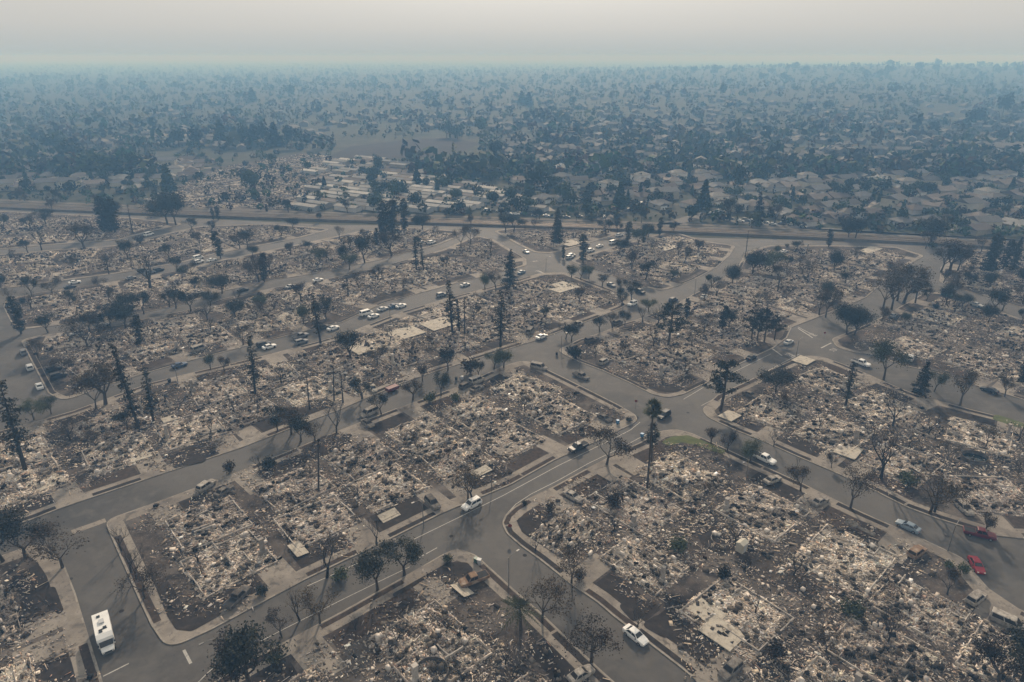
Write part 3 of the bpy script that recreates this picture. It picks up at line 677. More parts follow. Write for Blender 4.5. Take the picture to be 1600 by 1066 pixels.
TREES = {
 'o': [broadleaf(s, 3000, .16, 'leaf_dark', clump=.42, maxl=4) for s in (1, 2, 3)],
 'n': [broadleaf(s, 2500, .15, 'leaf_burnt', clump=.4, maxl=4) for s in (4, 5, 6)],
 'g': [broadleaf(s, 4200, .16, 'leaf_green', clump=.6, maxl=4) for s in (7, 8, 9)],
 't': [broadleaf(s, 1500, .13, 'leaf_burnt', clump=.36, maxl=5, split=(2, 3), trunk=.15) for s in (11, 12, 13)],
 'b': [broadleaf(s, 0, .2, 'leaf_burnt', maxl=6, split=(2, 3), bark='charred', ang=.5, trunk=.17) for s in (14, 15, 16)],
 'd': [broadleaf(s, 6500, .17, 'leaf_dark', clump=.8, maxl=4, ang=.6) for s in (17, 18)],
 'r': [conifer(s, 20, 'leaf_dark', base=.2, rad=2.9, whorls=48, dens=80, lsize=.24, shape='burnt', gap=.15, bark='charred') for s in (21, 22, 23)],
 's': [conifer(s, 14, 'leaf_burnt', base=.4, rad=1.3, whorls=18, dens=18, lsize=.2, shape='burnt', gap=.3, bark='charred') for s in (24, 25)],
 'c': [conifer(s, 16, 'leaf_dark', base=.06, rad=3.3, whorls=46, dens=90, lsize=.3, shape='cone') for s in (26, 27)],
 'k': [conifer(s, 12, 'leaf_dark', base=.1, rad=2.0, whorls=34, dens=60, lsize=.28, shape='col') for s in (28, 29)],
 'l': [conifer(60, 14, 'leaf_dark', base=.45, rad=2.0, whorls=30, dens=70, lsize=.24, shape='col', gap=.1)],
 'p': [pine(s, 13, 'leaf_dark') for s in (31, 32, 33)],
 'P': [palm(34, 14, 'palm_leaf', 60, 1.75, tr_r=.15)],
 'q': [palm(35, 3.4, 'palm_leaf', 34, 2.5, fan=False, dead=4, tr_r=.17)],
 'x': [palm(36, 11, 'charred', 12, 1.1, dead=12, tr_r=.17)],
 'u': [shrub(37, 'leaf_dark'), shrub(38, 'leaf_burnt'), shrub(39, 'leaf_green')],
}
TNAME = {'o': 'broadleaf_tree', 'n': 'scorched_tree', 'g': 'leafy_tree', 't': 'sparse_tree', 'b': 'bare_tree', 'd': 'dense_tree', 'r': 'burnt_conifer', 's': 'charred_snag', 'c': 'cone_conifer', 'k': 'slender_conifer',
         'l': 'tall_conifer', 'p': 'pine_tree', 'P': 'fan_palm', 'q': 'feather_palm', 'x': 'burnt_palm', 'u': 'shrub'}
TLOOK = {'o': 'dark scorched broadleaf tree', 'n': 'brown scorched tree', 'g': 'olive green leafy tree', 't': 'thin burnt tree with few leaves', 'b': 'black bare-branched burnt tree', 'd': 'dense dark round tree',
         'r': 'tall burnt conifer with ragged crown', 's': 'charred tree snag', 'c': 'dense cone-shaped dark conifer', 'k': 'slender dark conifer', 'l': 'tall conifer with bare lower trunk', 'p': 'dark pine with open limbs', 'P': 'tall fan palm',
         'q': 'short feather palm', 'x': 'burnt palm trunk with dead tuft', 'u': 'low scorched shrub'}
# base x, base row, top row, kind
TREEPX = """5 878 798 o;98 888 822 t;40 872 812 o;190 862 816 b;205 895 850 b;226 935 882 t;213 905 862 b;392 1076 980 o;440 995 955 t;468 970 915 b;500 975 920 t;372 1078 1010 n;
511 902 828 b;590 922 856 o;632 900 853 o;588 851 811 b;731 782 724 t;738 780 735 b;836 862 828 b;893 912 861 t;847 971 898 t;814 985 935 q;924 1036 961 t;996 981 951 b;498 770 688 x;
1011 766 628 P;1018 722 662 l;948 727 677 n;1126 643 564 p;1212 614 578 d;1321 635 566 r;1381 594 536 g;1436 617 563 c;1460 612 580 g;1500 634 580 n;1376 749 658 b;1395 667 612 b;1329 794 735 t;1251 768 731 n;
1453 804 731 t;1460 801 738 b;1299 732 711 n;1539 832 800 n;1173 721 690 g;1111 693 668 n;1136 707 677 n;1209 698 669 b;1387 1006 955 b;1594 1070 985 o;1560 1075 1010 n;1330 962 940 u;1345 975 950 b;
40 737 594 r;53 656 625 g;80 647 622 g;165 633 565 n;150 640 590 t;217 671 541 r;240 660 576 r;200 672 640 o;399 617 525 r;329 578 553 g;351 581 557 n;434 674 633 o;470 690 650 o;455 680 640 n;526 677 629 b;492 690 655 t;
522 627 563 s;484 640 585 s;536 630 580 s;360 738 721 u;405 737 712 b;420 732 714 u;137 544 490 t;33 522 463 k;75 520 488 o;60 560 526 t;175 517 478 o;155 520 486 n;219 541 493 k;501 537 455 r;510 500 462 o;596 648 617 o;
645 625 594 n;689 619 583 o;566 624 590 o;548 563 514 o;700 579 543 o;660 596 570 n;747 589 563 o;787 575 546 g;772 577 552 g;735 583 560 u;707 520 440 r;718 522 466 r;726 522 464 s;782 542 453 r;797 447 390 c;
758 453 427 g;775 451 424 n;893 533 503 o;884 530 505 o;898 561 538 u;937 518 493 o;957 513 488 n;976 509 486 o;1044 541 474 p;1021 542 506 b;893 434 413 g;907 437 415 g;920 436 417 g;941 448 428 n;970 458 433 n;
911 411 366 k;870 381 322 c;987 421 391 n;981 377 346 k;997 384 354 g;1005 381 352 k;1014 488 467 g;651 424 370 r;662 423 380 r;612 401 360 n;540 411 380 o;570 411 361 o;546 421 396 g;720 387 356 t;735 383 352 n;600 373 315 k;
614 372 312 k;632 361 310 k;660 359 335 d;790 363 332 o;803 362 336 o;163 364 307 k;180 364 310 k;172 360 312 c;207 363 320 s;262 351 303 d;275 352 310 o;72 351 325 o;133 391 346 n;65 391 350 b;345 404 360 k;387 388 357 o;
375 389 362 n;313 386 360 n;219 381 368 u;405 441 400 n;413 441 396 k;200 406 372 o;347 459 430 d;235 452 391 b;50 464 430 o;82 461 434 n;225 491 455 o;275 482 447 o;265 480 452 n;140 518 486 o;510 411 392 n;500 414 388 g;
1111 451 428 o;1144 444 415 d;1176 428 394 d;1195 424 396 g;1208 420 392 g;1303 424 394 d;1174 531 486 p;1194 535 483 p;1183 533 488 p;1210 532 496 p;1128 514 478 k;1139 512 482 o;1323 522 477 d;1335 524 482 d;1290 496 441 t;1280 493 452 t;
1393 484 410 t;1380 482 420 t;1412 474 416 n;1402 470 412 t;1430 474 430 p;1483 428 375 n;1470 426 382 n;1496 424 380 n;1540 424 366 c;1550 427 364 k;1582 422 370 c;1567 420 374 k;1552 489 446 o;1566 486 452 t;1503 481 460 d;1336 374 340 d;
1326 372 346 o;1455 382 340 d;1165 401 360 s;1215 456 428 s;1253 430 400 t;1262 440 410 t;1350 420 398 t;1180 480 455 t;1228 470 445 t;1100 470 445 n;1245 395 375 o;1060 400 375 t;1090 395 372 n;
300 360 340 o;330 365 346 n;440 370 350 o;455 400 378 n;480 395 375 o;420 415 396 t;300 430 408 n;160 455 430 t;110 480 455 o;560 450 425 t;590 440 415 n;630 455 430 t;470 470 440 n;420 500 470 t;380 540 505 t;330 520 490 b;
610 535 505 b;640 560 530 t;590 570 540 n;670 545 520 t;440 600 565 b;300 620 590 b;110 690 650 b;150 700 670 t;330 680 650 b;100 590 560 n;820 505 480 t;850 500 478 o;930 560 540 b;970 560 535 t;1000 575 550 b;1080 540 512 t;
1070 580 555 b;1100 520 490 t;1230 640 610 t;1280 670 640 b;1450 680 645 b;1540 700 665 t;1590 690 655 b;1480 720 690 t;1420 700 670 b;1570 620 590 n;1595 600 565 k;1590 745 720 b;700 720 690 b;650 700 672 t;760 690 665 b;
610 740 712 b;820 640 612 t;740 500 470 t;1040 800 770 b;1150 850 815 b;1240 900 865 b;1100 780 750 t;960 830 795 b;1480 930 895 b;560 780 750 b;310 880 845 b;450 850 818 b;700 990 955 b;620 1010 970 b;790 1040 1000 b;
1180 960 925 b;1290 1020 980 t;1420 760 735 u;1490 905 890 u;1505 895 880 u;1483 890 876 u;820 790 782 u;700 878 866 u;672 629 610 u;712 628 612 u;1245 730 715 b;880 405 385 k;1030 368 340 k;1185 352 300 c;1140 345 310 o;1210 350 318 n;
983 660 651 u;1027 682 674 u;410 930 915 u;430 1035 1018 u;530 905 888 u;555 985 965 b;860 800 785 u;960 790 772 u;1060 860 840 u;1130 905 885 u;1090 1000 980 b;1210 1030 1005 u;905 905 890 u"""
tr_list = [t.split() for t in TREEPX.replace('\n', '').split(';') if t.strip()]
tr_list = [(float(a), float(b_), float(c_), k_) for a, b_, c_, k_ in tr_list]
def zone(x, y):
    col_ = 'left' if x < 400 else ('centre' if x < 1000 else 'right')
    if y > 880: r_ = 'at the front'
    elif y > 700: r_ = 'beside the near streets'
    elif y > 560: r_ = 'in the middle blocks'
    elif y > 460: r_ = 'in the farther blocks'
    elif y > 400: r_ = 'in the far rows'
    else: r_ = 'near the railway'
    return r_, col_
fx_ = random.Random(77); ext = []
while len(ext) < 95:
    x, y = fx_.uniform(0, 1600), fx_.uniform(355, 520); p_ = g(x, y); bl = [P for P in BPOLY.values() if inside(p_, P)]
    if not bl or (x > 560 and x < 900 and y > 430) or any(abs(x - t[0]) < 14 and abs(y - t[1]) < 9 for t in tr_list + ext): continue
    if dist_edge(p_, bl[0]) > 6 and fx_.random() < .5: continue
    kd = fx_.choice('oonntgdbtku'); hm = {'u': 2.2, 'k': 9, 'd': 6.5, 'g': 6}.get(kd, 7.5) * fx_.uniform(.75, 1.35); d_ = (p_[1] * CP + CAM_H * SP); ext.append((x, y, y - F_PX * hm * CP / d_, kd))
tr_list += ext
byz = {}
for t in tr_list: byz.setdefault((t[3],) + zone(t[0], t[1]), []).append(t)
trnd = random.Random(99)
for key, lst in byz.items():
    lst.sort()
    for i, (x, y, top, kd) in enumerate(lst):
        h = height_from(x, y, top); tm, cm, hh = TREES[kd][trnd.randrange(len(TREES[kd]))]
        s = h / hh; wd = s * trnd.uniform(.92, 1.12)
        if kd in 'ontbgd': wd *= 1.22
        if kd in 'rsx' : wd = max(s * .9, .75)
        t = empty(TNAME[kd], (*g(x, y), 0.05), trnd.uniform(0, 6.28), (wd * trnd.uniform(.8, 1.2), wd * trnd.uniform(.8, 1.2), s)); t.rotation_euler.x = trnd.gauss(0, .035); t.rotation_euler.y = trnd.gauss(0, .035)
        where = '%s, photo %s' % (key[1], key[2])
        tag(t, ('%s %s' % (TLOOK[kd], where)) if len(lst) == 1 else '%s %s, %s from left' % (TLOOK[kd], where, ordinal(i + 1)), 'shrub' if kd == 'u' else ('palm' if kd in 'Pqx' else 'tree'), 'burnt and surviving trees of the burned blocks')
        obj('trunk', tm, None, t)
        obj('branches' if kd == 'b' else 'crown', cm, None, t)
print('TREES', len(tr_list))


# ================================================================== VEHICLES
def loft(b, st, cap=True):                 # stations (x, half width, z low, z high, top narrowing)
    n0 = len(b.v); V = []; Fc = []
    for (x, w, z0, z1, nr) in st:
        zm = z0 + (z1 - z0) * .55
        V += [(x, -w * .94, z0), (x, -w, zm), (x, -w * nr, z1), (x, w * nr, z1), (x, w, zm), (x, w * .94, z0)]
    for i in range(len(st) - 1):
        for k in range(6): a = i * 6 + k; c = i * 6 + (k + 1) % 6; Fc.append((a, c, c + 6, a + 6))
    Fc.append((0, 1, 2, 3, 4, 5)); m = (len(st) - 1) * 6; Fc.append((m + 5, m + 4, m + 3, m + 2, m + 1, m))
    b.add(V, Fc); return b
def wheel_mesh(r=.33, w=.22):
    b = MB(); b.tube([(0, -w / 2, 0), (0, -w / 2 + .03, 0), (0, w / 2 - .03, 0), (0, w / 2, 0)], [r * .85, r, r, r * .85], 14); return b.mesh('wheel', 'tyre')
def rim_mesh(r=.2, w=.235, m='rim'):
    b = MB(); b.tube([(0, -w / 2, 0), (0, w / 2, 0)], [r, r], 10); return b.mesh('rim', m)
WHL, RIM = wheel_mesh(), rim_mesh(); BRIM = rim_mesh(.24, .2, 'burnt_steel')
SPEC = {  # length, half width, bonnet/boot profile, cabin (x rear base, x rear top, x front top, x front base), belt z, roof z
 'sedan': dict(body=[(-2.3, .74, .38, .86, .86), (-2.15, .86, .25, .98, .9), (-1.2, .9, .22, .98, .92), (0, .9, .2, .96, .92), (.95, .9, .22, .95, .92), (1.9, .85, .25, .82, .88), (2.25, .72, .36, .70, .86)],
   cab=(-1.75, -1.05, .25, 1.0, .95, 1.44, .80, .62), wb=(-1.4, 1.38)),
 'suv': dict(body=[(-2.3, .82, .42, 1.0, .9), (-2.2, .92, .3, 1.06, .93), (-1, .95, .28, 1.06, .94), (1.0, .95, .28, 1.05, .94), (2.0, .9, .3, .98, .9), (2.3, .8, .4, .82, .86)],
   cab=(-2.2, -1.95, .35, 1.1, 1.05, 1.74, .84, .70), wb=(-1.42, 1.42)),
 'pickup': dict(body=[(-2.85, .9, .5, 1.02, .95), (-2.8, .95, .42, 1.06, .96), (-.75, .97, .36, 1.06, .96), (1.2, .97, .36, 1.08, .95), (2.4, .94, .38, 1.05, .92), (2.75, .84, .45, .9, .88)],
   cab=(-.75, -.6, .75, 1.35, 1.06, 1.82, .84, .72), wb=(-1.75, 1.75), bed=True),
 'van': dict(body=[(-2.6, .9, .4, 1.15, .95), (-2.55, .97, .3, 1.18, .96), (1.2, .97, .28, 1.16, .95), (2.3, .92, .32, 1.02, .9), (2.6, .82, .42, .8, .88)],
   cab=(-2.55, -2.45, 1.0, 1.75, 1.16, 2.05, .90, .80), wb=(-1.65, 1.65)),
}
CARM = {}
def car_meshes(kind):
    sp = SPEC[kind]; b = loft(MB(), sp['body'])
    xr, xrt, xft, xf, zb, zr, wb_, wt = sp['cab']
    bd = b.mesh('body', 'paint_white', False)
    V = [Vector(p) for p in ((xr, -wb_, zb - .03), (xr, wb_, zb - .03), (xf, wb_, zb - .03), (xf, -wb_, zb - .03), (xrt, -wt, zr - .05), (xrt, wt, zr - .05), (xft, wt, zr - .05), (xft, -wt, zr - .05),
         (xrt + .12, -wt + .09, zr), (xrt + .12, wt - .09, zr), (xft - .14, wt - .09, zr), (xft - .14, -wt + .09, zr))]
    cb = MB().add(V, [(0, 1, 5, 4), (1, 2, 6, 5), (2, 3, 7, 6), (3, 0, 4, 7), (4, 5, 9, 8), (5, 6, 10, 9), (6, 7, 11, 10), (7, 4, 8, 11), (8, 9, 10, 11)]).mesh('cabin', 'paint_white')
    def pane(i, j, k, l, u0, u1, name):       # inset pane just proud of one cabin face
        a, b_, c, d = V[i], V[j], V[k], V[l]; n = (d - a).cross(b_ - a).normalized() * .015
        P = [(a * (1 - x) + b_ * x) * (1 - y) + (d * (1 - x) + c * x) * y + n for x, y in ((u0, .14), (u1, .14), (u1, .92), (u0, .92))]
        return MB().add(P, [(0, 1, 2, 3)]).mesh(name, 'glass')
    return dict(body=bd, cabin=cb, panes=[('rear_window', pane(0, 1, 5, 4, .07, .93, 'rear_window')), ('windshield', pane(2, 3, 7, 6, .06, .94, 'windshield')),
        ('side_window', pane(1, 2, 6, 5, .07, .48, 'side_window')), ('side_window', pane(1, 2, 6, 5, .52, .93, 'side_window')), ('side_window', pane(3, 0, 4, 7, .07, .48, 'side_window')), ('side_window', pane(3, 0, 4, 7, .52, .93, 'side_window'))])
for k in SPEC: CARM[k] = car_meshes(k)
def lampset(kind):
    x1 = SPEC[kind]['body'][-1][0]; x0 = SPEC[kind]['body'][0][0]; w = SPEC[kind]['body'][-1][1]
    h = MB().box((x1 - .06, 0, .66 if kind == 'sedan' else .8), (.16, .3, .14)).mesh('headlight', 'lamp_glass'); t = MB().box((x0 + .04, 0, .78 if kind == 'sedan' else .92), (.12, .22, .2)).mesh('tail_light', 'tail_light')
    return h, t, w
LAMPS = {k: lampset(k) for k in SPEC}
BEDM = MB().box((-1.78, 0, 1.075), (1.95, 1.56, .05)).mesh('cargo_bed', 'tyre')
MIR = MB().box((0, 0, 0), (.12, .2, .13)).mesh('mirror', 'tyre')
RACK = MB().box((-.7, -.6, 1.76), (1.9, .05, .05)).box((-.7, .6, 1.76), (1.9, .05, .05)).mesh('roof_rails', 'grey_metal')
def car(px, py, kind, col, to, label, group, small=False, name='parked_car', burnt=False, z=0.02):
    """to: a second pixel the front points at"""
    p = g(px, py); onblk = any(inside(p, P) for P in BPOLY.values())
    t = empty(name, (p[0], p[1], (KZ + .035 if onblk else 0.0) + (0 if not burnt else 0)), heading((px, py), to)); tag(t, label, 'car' if kind in ('sedan', 'suv') else kind, group)
    M = CARM[kind]; pm = col if burnt else 'paint_' + col
    dz = -.12 if burnt else 0
    paint(obj('body', M['body'], None, t, (0, 0, dz)), pm); cab = paint(obj('cabin', M['cabin'], None, t, (0, 0, dz)), pm)
    for nm, me in M['panes']:
        o = obj(nm, me, None, cab)
        if burnt: paint(o, 'charred')  # no glass left: near-black panes paint in the dark of the open windows
    if kind == 'pickup': obj('cargo_bed', BEDM, None, t, (0, 0, dz))
    wb = SPEC[kind]['wb']; hw = .84 if kind == 'sedan' else .9
    for x in wb:
        for s_ in (-1, 1):
            if burnt: obj('rim', BRIM, None, t, (x, s_ * (hw - .03), .22))
            else:
                w_ = obj('wheel', WHL, None, t, (x, s_ * (hw - .03), .33))
                if not small: obj('rim', RIM, None, w_)
    if not burnt and not small:
        h, tl, w = LAMPS[kind]
        for s_ in (-1, 1): obj('headlight', h, None, t, (0, s_ * (w - .17), 0)); obj('tail_light', tl, None, t, (0, s_ * (w - .12), 0)); obj('mirror', MIR, None, t, (SPEC[kind]['cab'][3] - .25, s_ * 1.0, 1.0))
        if kind == 'suv': obj('roof_rails', RACK, None, t)
    return t
ST, BU = 'vehicles standing on the streets', 'burned-out vehicles'
# ---- clearly seen ones
car(737, 792, 'suv', 'white', (700, 812), 'white SUV with roof rails on the white-lined street', ST)
car(993, 997, 'sedan', 'white', (1040, 1035), 'white sedan alone on the side street near the bottom edge', ST)
car(1194, 720, 'pickup', 'white', (1240, 742), 'white pickup parked by the green corner lawn', ST)
car(1530, 838, 'pickup', 'darkred', (1580, 850), 'dark red pickup with dark bed at the far kerb of the bend', ST)
car(1525, 887, 'sedan', 'red', (1550, 930), 'bright red car at the near kerb of the bend', ST)
car(1418, 826, 'sedan', 'bluegrey', (1380, 808), 'scorched blue-grey sedan at the kerb before the bend', ST)
car(903, 703, 'pickup', 'black', (870, 718), 'dark pickup driving on the white-lined street', ST)
car(1037, 652, 'suv', 'black', (1005, 672), 'small dark off-roader alone in the crossing', ST)
car(846, 529, 'sedan', 'white', (880, 515), 'white sedan in the junction above the trees', ST)
car(1174, 561, 'sedan', 'black', (1205, 545), 'dark car stopped short of the stop lettering', ST)
car(1345, 570, 'pickup', 'white', (1380, 582), 'white pickup half hidden by the olive tree', ST)
car(1422, 563, 'suv', 'silver', (1425, 553), 'silver SUV in the drive behind the olive tree', ST)
car(1545, 612, 'sedan', 'black', (1515, 602), 'dark sedan parked on the far right street', ST)
car(1480, 464, 'sedan', 'teal', (1520, 475), 'teal car on the farthest right street', ST, True)
car(1000, 458, 'suv', 'black', (1030, 468), 'black SUV entering the upper crossing', ST, True)
car(988, 477, 'suv', 'white', (975, 482), 'white SUV at the corner of the upper crossing', ST, True)
car(1052, 471, 'suv', 'black', (1075, 460), 'black off-roader under the burnt pine at the upper crossing', ST, True)
car(62, 606, 'sedan', 'white', (55, 590), 'white sedan at the kerb of the collector road', ST, True)
car(47, 577, 'suv', 'silver', (38, 555), 'silver SUV, middle of three on the collector road', ST, True)
car(37, 553, 'suv', 'grey', (28, 535), 'grey SUV, farthest of three on the collector road', ST, True)
car(84, 580, 'suv', 'black', (110, 573), 'black SUV, upper of two in the collector road drive', ST, True)
car(92, 591, 'suv', 'black', (118, 584), 'black SUV, lower of two in the collector road drive', ST, True)
car(281, 573, 'sedan', 'blue', (310, 565), 'dark blue car alone on the third street', ST, True)
# ---- burned-out ones near the camera
B = [(740, 910, 'pickup', 'rust', (700, 925), 'rusty burned-out pickup in the corner drive'), (676, 790, 'suv', 'burnt_steel', (690, 805), 'grey burned-out SUV beside the scorched tree'),
 (895, 779, 'sedan', 'burnt_steel_pale', (915, 790), 'pale burned-out car in the drive by the side street'), (1207, 753, 'sedan', 'burnt_steel_pale', (1240, 740), 'whitish burned-out car just below the white pickup'),
 (1281, 787, 'sedan', 'burnt_steel_pale', (1305, 775), 'pale burned-out sedan right of the round tree'), (1432, 867, 'suv', 'rust', (1455, 850), 'tan rusted SUV in the drive above the bend'),
 (1524, 939, 'suv', 'burnt_steel_pale', (1545, 922), 'silver burned-out SUV in the drive below the red car'), (1505, 798, 'suv', 'burnt_steel_pale', (1520, 812), 'white burned-out SUV above the dark red pickup'),
 (908, 590, 'pickup', 'burnt_steel', (945, 606), 'dark burned-out pickup on the street behind the palm'), (944, 568, 'suv', 'burnt_steel_pale', (965, 556), 'pale burned-out SUV in the drive across that street'),
 (842, 577, 'van', 'burnt_steel_pale', (870, 583), 'pale burned-out van at the corner below the junction'), (945, 657, 'sedan', 'burnt_steel', (960, 666), 'charred car beside the blue bin'),
 (577, 648, 'van', 'burnt_steel_pale', (550, 660), 'whitish burned-out van by the round tree on the second street'), (575, 665, 'sedan', 'burnt_steel', (590, 675), 'grey burned-out car below the burned-out van'),
 (583, 610, 'sedan', 'burnt_steel_pale', (590, 622), 'white scorched car left of the red trailer'), (728, 606, 'suv', 'burnt_steel', (750, 595), 'charred SUV, left one of the cluster'), (745, 598, 'van', 'burnt_steel_pale', (770, 588), 'pale van hulk, top of the cluster'), (745, 610, 'sedan', 'burnt_steel', (765, 600), 'charred car, lowest of the cluster'),
 (323, 763, 'suv', 'burnt_steel_pale', (335, 755), 'pale burned-out SUV by the second street drive'), (351, 771, 'sedan', 'burnt_steel', (365, 762), 'charred car right of the pale SUV hulk'), (372, 938, 'pickup', 'burnt_steel', (385, 925), 'burned-out pickup frame at the edge of the rubble'),
 (604, 856, 'sedan', 'burnt_steel', (570, 870), 'burned-out car under the dark kerb trees'), (908, 1058, 'sedan', 'burnt_steel_pale', (930, 1045), 'pale car hulk cut by the bottom edge'), (1141, 1052, 'suv', 'burnt_steel', (1120, 1070), 'dark car hulk near the bottom edge'), (1573, 978, 'van', 'burnt_steel_pale', (1600, 990), 'collapsed pale van frame at the right edge'),
 (1172, 620, 'sedan', 'burnt_steel', (1195, 630), 'charred car left of the dense round tree'), (902, 509, 'pickup', 'burnt_steel_pale', (925, 500), 'pale pickup hulk under the dark kerb tree'), (965, 506, 'suv', 'burnt_steel', (985, 498), 'dark SUV hulk between three kerb trees'), (923, 534, 'suv', 'burnt_steel', (945, 528), 'charred SUV on the corner of the palm block'),
 (312, 548, 'van', 'burnt_steel_pale', (330, 542), 'pale van hulk above the third street'), (1070, 485, 'suv', 'burnt_steel_pale', (1085, 480), 'pale hulk below the upper crossing'), (829, 520, 'van', 'burnt_steel', (838, 510), 'charred van at the junction corner')]
for b_ in B: car(*b_, BU, small=True, name='burned_car', burnt=True)
# ---- parked along the farther streets
FARC = """573 492 van white 600 485|third street, left of the four pale ones;584 496 sedan white 610 488|third street, below the white van;598 485 sedan silver 620 478|third street, before the blue one;616 480 sedan blue 640 473|third street, fourth of the row;627 480 sedan white 650 473|third street, right end of the row;
521 515 sedan white 545 507|third street, by the tall burnt conifer;505 514 suv black 530 506|third street, behind the tall conifer trunk;470 528 pickup grey 495 520|third street, left of the tall conifer;471 537 suv grey 495 530|third street near kerb, left of the conifer;412 541 suv black 435 534|third street, dark one of two;421 544 sedan white 445 537|third street, white one of two;
117 443 sedan white 140 439|fifth street, leftmost;110 451 sedan black 135 446|fifth street, below the white one;233 368 van white 255 362|railway rows, big white one;310 405 van white 330 400|fifth street, upper of two white ones;311 411 suv white 330 406|fifth street, lower of two white ones;331 408 sedan white 345 404|fifth street, right of two white ones;
224 425 suv black 245 420|fifth street, first of three dark ones;235 428 suv grey 250 424|fifth street, second of three dark ones;248 424 suv black 265 420|fifth street, third of three dark ones;497 440 sedan white 515 436|fourth street, white;455 450 sedan silver 470 446|fourth street, silver;
675 381 suv white 690 377|fourth street, upper end;660 381 sedan grey 675 377|fourth street, left of the upper white one;727 447 sedan silver 745 442|third street, near its upper end;690 463 suv grey 710 457|third street, dark one mid block;815 427 sedan bluegrey 830 421|junction by the cone conifer;
893 401 suv white 910 396|top street, lowest white one;923 393 suv white 940 388|top street, second white one;937 386 sedan white 955 381|top street, third white one;822 395 sedan silver 835 401|top street, at its left bend;955 447 sedan grey 970 453|cross street under the green trees;890 404 suv silver 905 399|top street, behind the lowest white one;
958 381 van white 975 376|top street, fourth white one;968 369 suv white 985 365|top street, near the railway;1010 362 sedan silver 1025 358|top street, last before the railway;120 525 suv silver 100 528|fourth street, leftmost;160 511 sedan grey 180 506|fourth street, left part;380 455 sedan black 400 450|fourth street, dark one;
205 437 sedan grey 225 432|fifth street, grey;1225 395 sedan white 1240 392|right far rows, white;1100 466 sedan silver 1110 458|right of the upper crossing;1395 496 sedan grey 1410 488|upper right avenue;1525 479 sedan silver 1540 483|far right street, silver;1232 537 sedan silver 1250 528|stop lettering junction"""
for ln in FARC.replace('\n', '').split(';'):
    a, lab = ln.split('|'); q = a.split()
    car(float(q[0]), float(q[1]), q[2], q[3], (float(q[4]), float(q[5])), 'small %s %s parked, %s' % ({'bluegrey': 'blue-grey'}.get(q[3], q[3]), {'suv': 'SUV'}.get(q[2], q[2]), lab), ST, True)
# ---- motorhome
def motorhome():
    p = g(166, 1000); t = empty('motorhome', (p[0], p[1], 0), heading((160, 978), (170, 1026))); tag(t, 'white motorhome parked at the kerb of the wide side street', 'motorhome')
    b = MB(); P = [(-3.5, .55), (-3.5, 2.95), (-3.35, 3.1), (1.9, 3.1), (2.75, 2.75), (2.95, 2.35), (2.2, 2.1), (2.2, .55)]; n = len(P); w = 1.17
    b.add([(x, -w, z) for x, z in P] + [(x, w, z) for x, z in P], [tuple(range(n)), tuple(range(2 * n - 1, n - 1, -1))] + [(i, n + i, n + (i + 1) % n, (i + 1) % n) for i in range(n)])
    bd = obj('body', b.mesh('body', 'paint_white'), None, t)
    for s_ in (-1, 1):
        obj('window', MB().box((-1.8, s_ * 1.172, 1.9), (1.1, .03, .6)).box((.5, s_ * 1.172, 1.9), (1.3, .03, .6)).mesh('window', 'glass'), None, bd)
        obj('stripe', MB().box((-.7, s_ * 1.171, 1.2), (5.4, .02, .22)).mesh('stripe', 'paint_tan'), None, bd)
    c = loft(MB(), [(2.2, .98, .5, 1.25, .95), (2.9, .98, .45, 1.22, .95), (3.6, .92, .48, 1.1, .9), (3.85, .8, .55, .95, .88)]); obj('cab', c.mesh('cab', 'paint_white'), None, t)
    obj('windshield', MB().add([(2.98, -.92, 1.24), (2.98, .92, 1.24), (2.45, .95, 2.14), (2.45, -.95, 2.14), (2.2, -.99, 1.24), (2.2, .99, 1.24), (2.2, .99, 2.14), (2.2, -.99, 2.14)], [(0, 1, 2, 3), (0, 3, 7, 4), (1, 5, 6, 2)]).mesh('windshield', 'glass'), None, t)
    obj('air_conditioner', MB().box((-.9, 0, 3.24), (.95, .75, .26)).mesh('air_conditioner', 'paint_silver'), None, t)
    for x, y in ((.7, .3), (-2.4, -.3), (1.4, -.35)): obj('roof_vent', MB().box((x, y, 3.16), (.5, .5, .12)).mesh('roof_vent', 'glass'), None, t)
    obj('skylight', MB().box((.95, 0, 3.13), (.25, 1.2, .05)).mesh('skylight', 'tyre'), None, t)
    obj('bumper', MB().box((3.88, 0, .55), (.14, 1.8, .25)).mesh('bumper', 'grey_metal'), None, t); obj('grille', MB().box((3.8, 0, .8), (.16, 1.0, .22)).mesh('grille', 'tyre'), None, t)
    for s_ in (-1, 1):
        obj('headlight', MB().box((3.78, s_ * .66, .82), (.14, .26, .18)).mesh('headlight', 'lamp_glass'), None, t); obj('mirror', MB().box((2.7, s_ * 1.15, 1.5), (.1, .2, .3)).mesh('mirror', 'tyre'), None, t)
        for x in (-1.7, 2.9): w_ = obj('wheel', WHL, None, t, (x, s_ * .98, .38)); w_.scale = (1.15, 1.1, 1.15); obj('rim', RIM, None, w_)
motorhome()


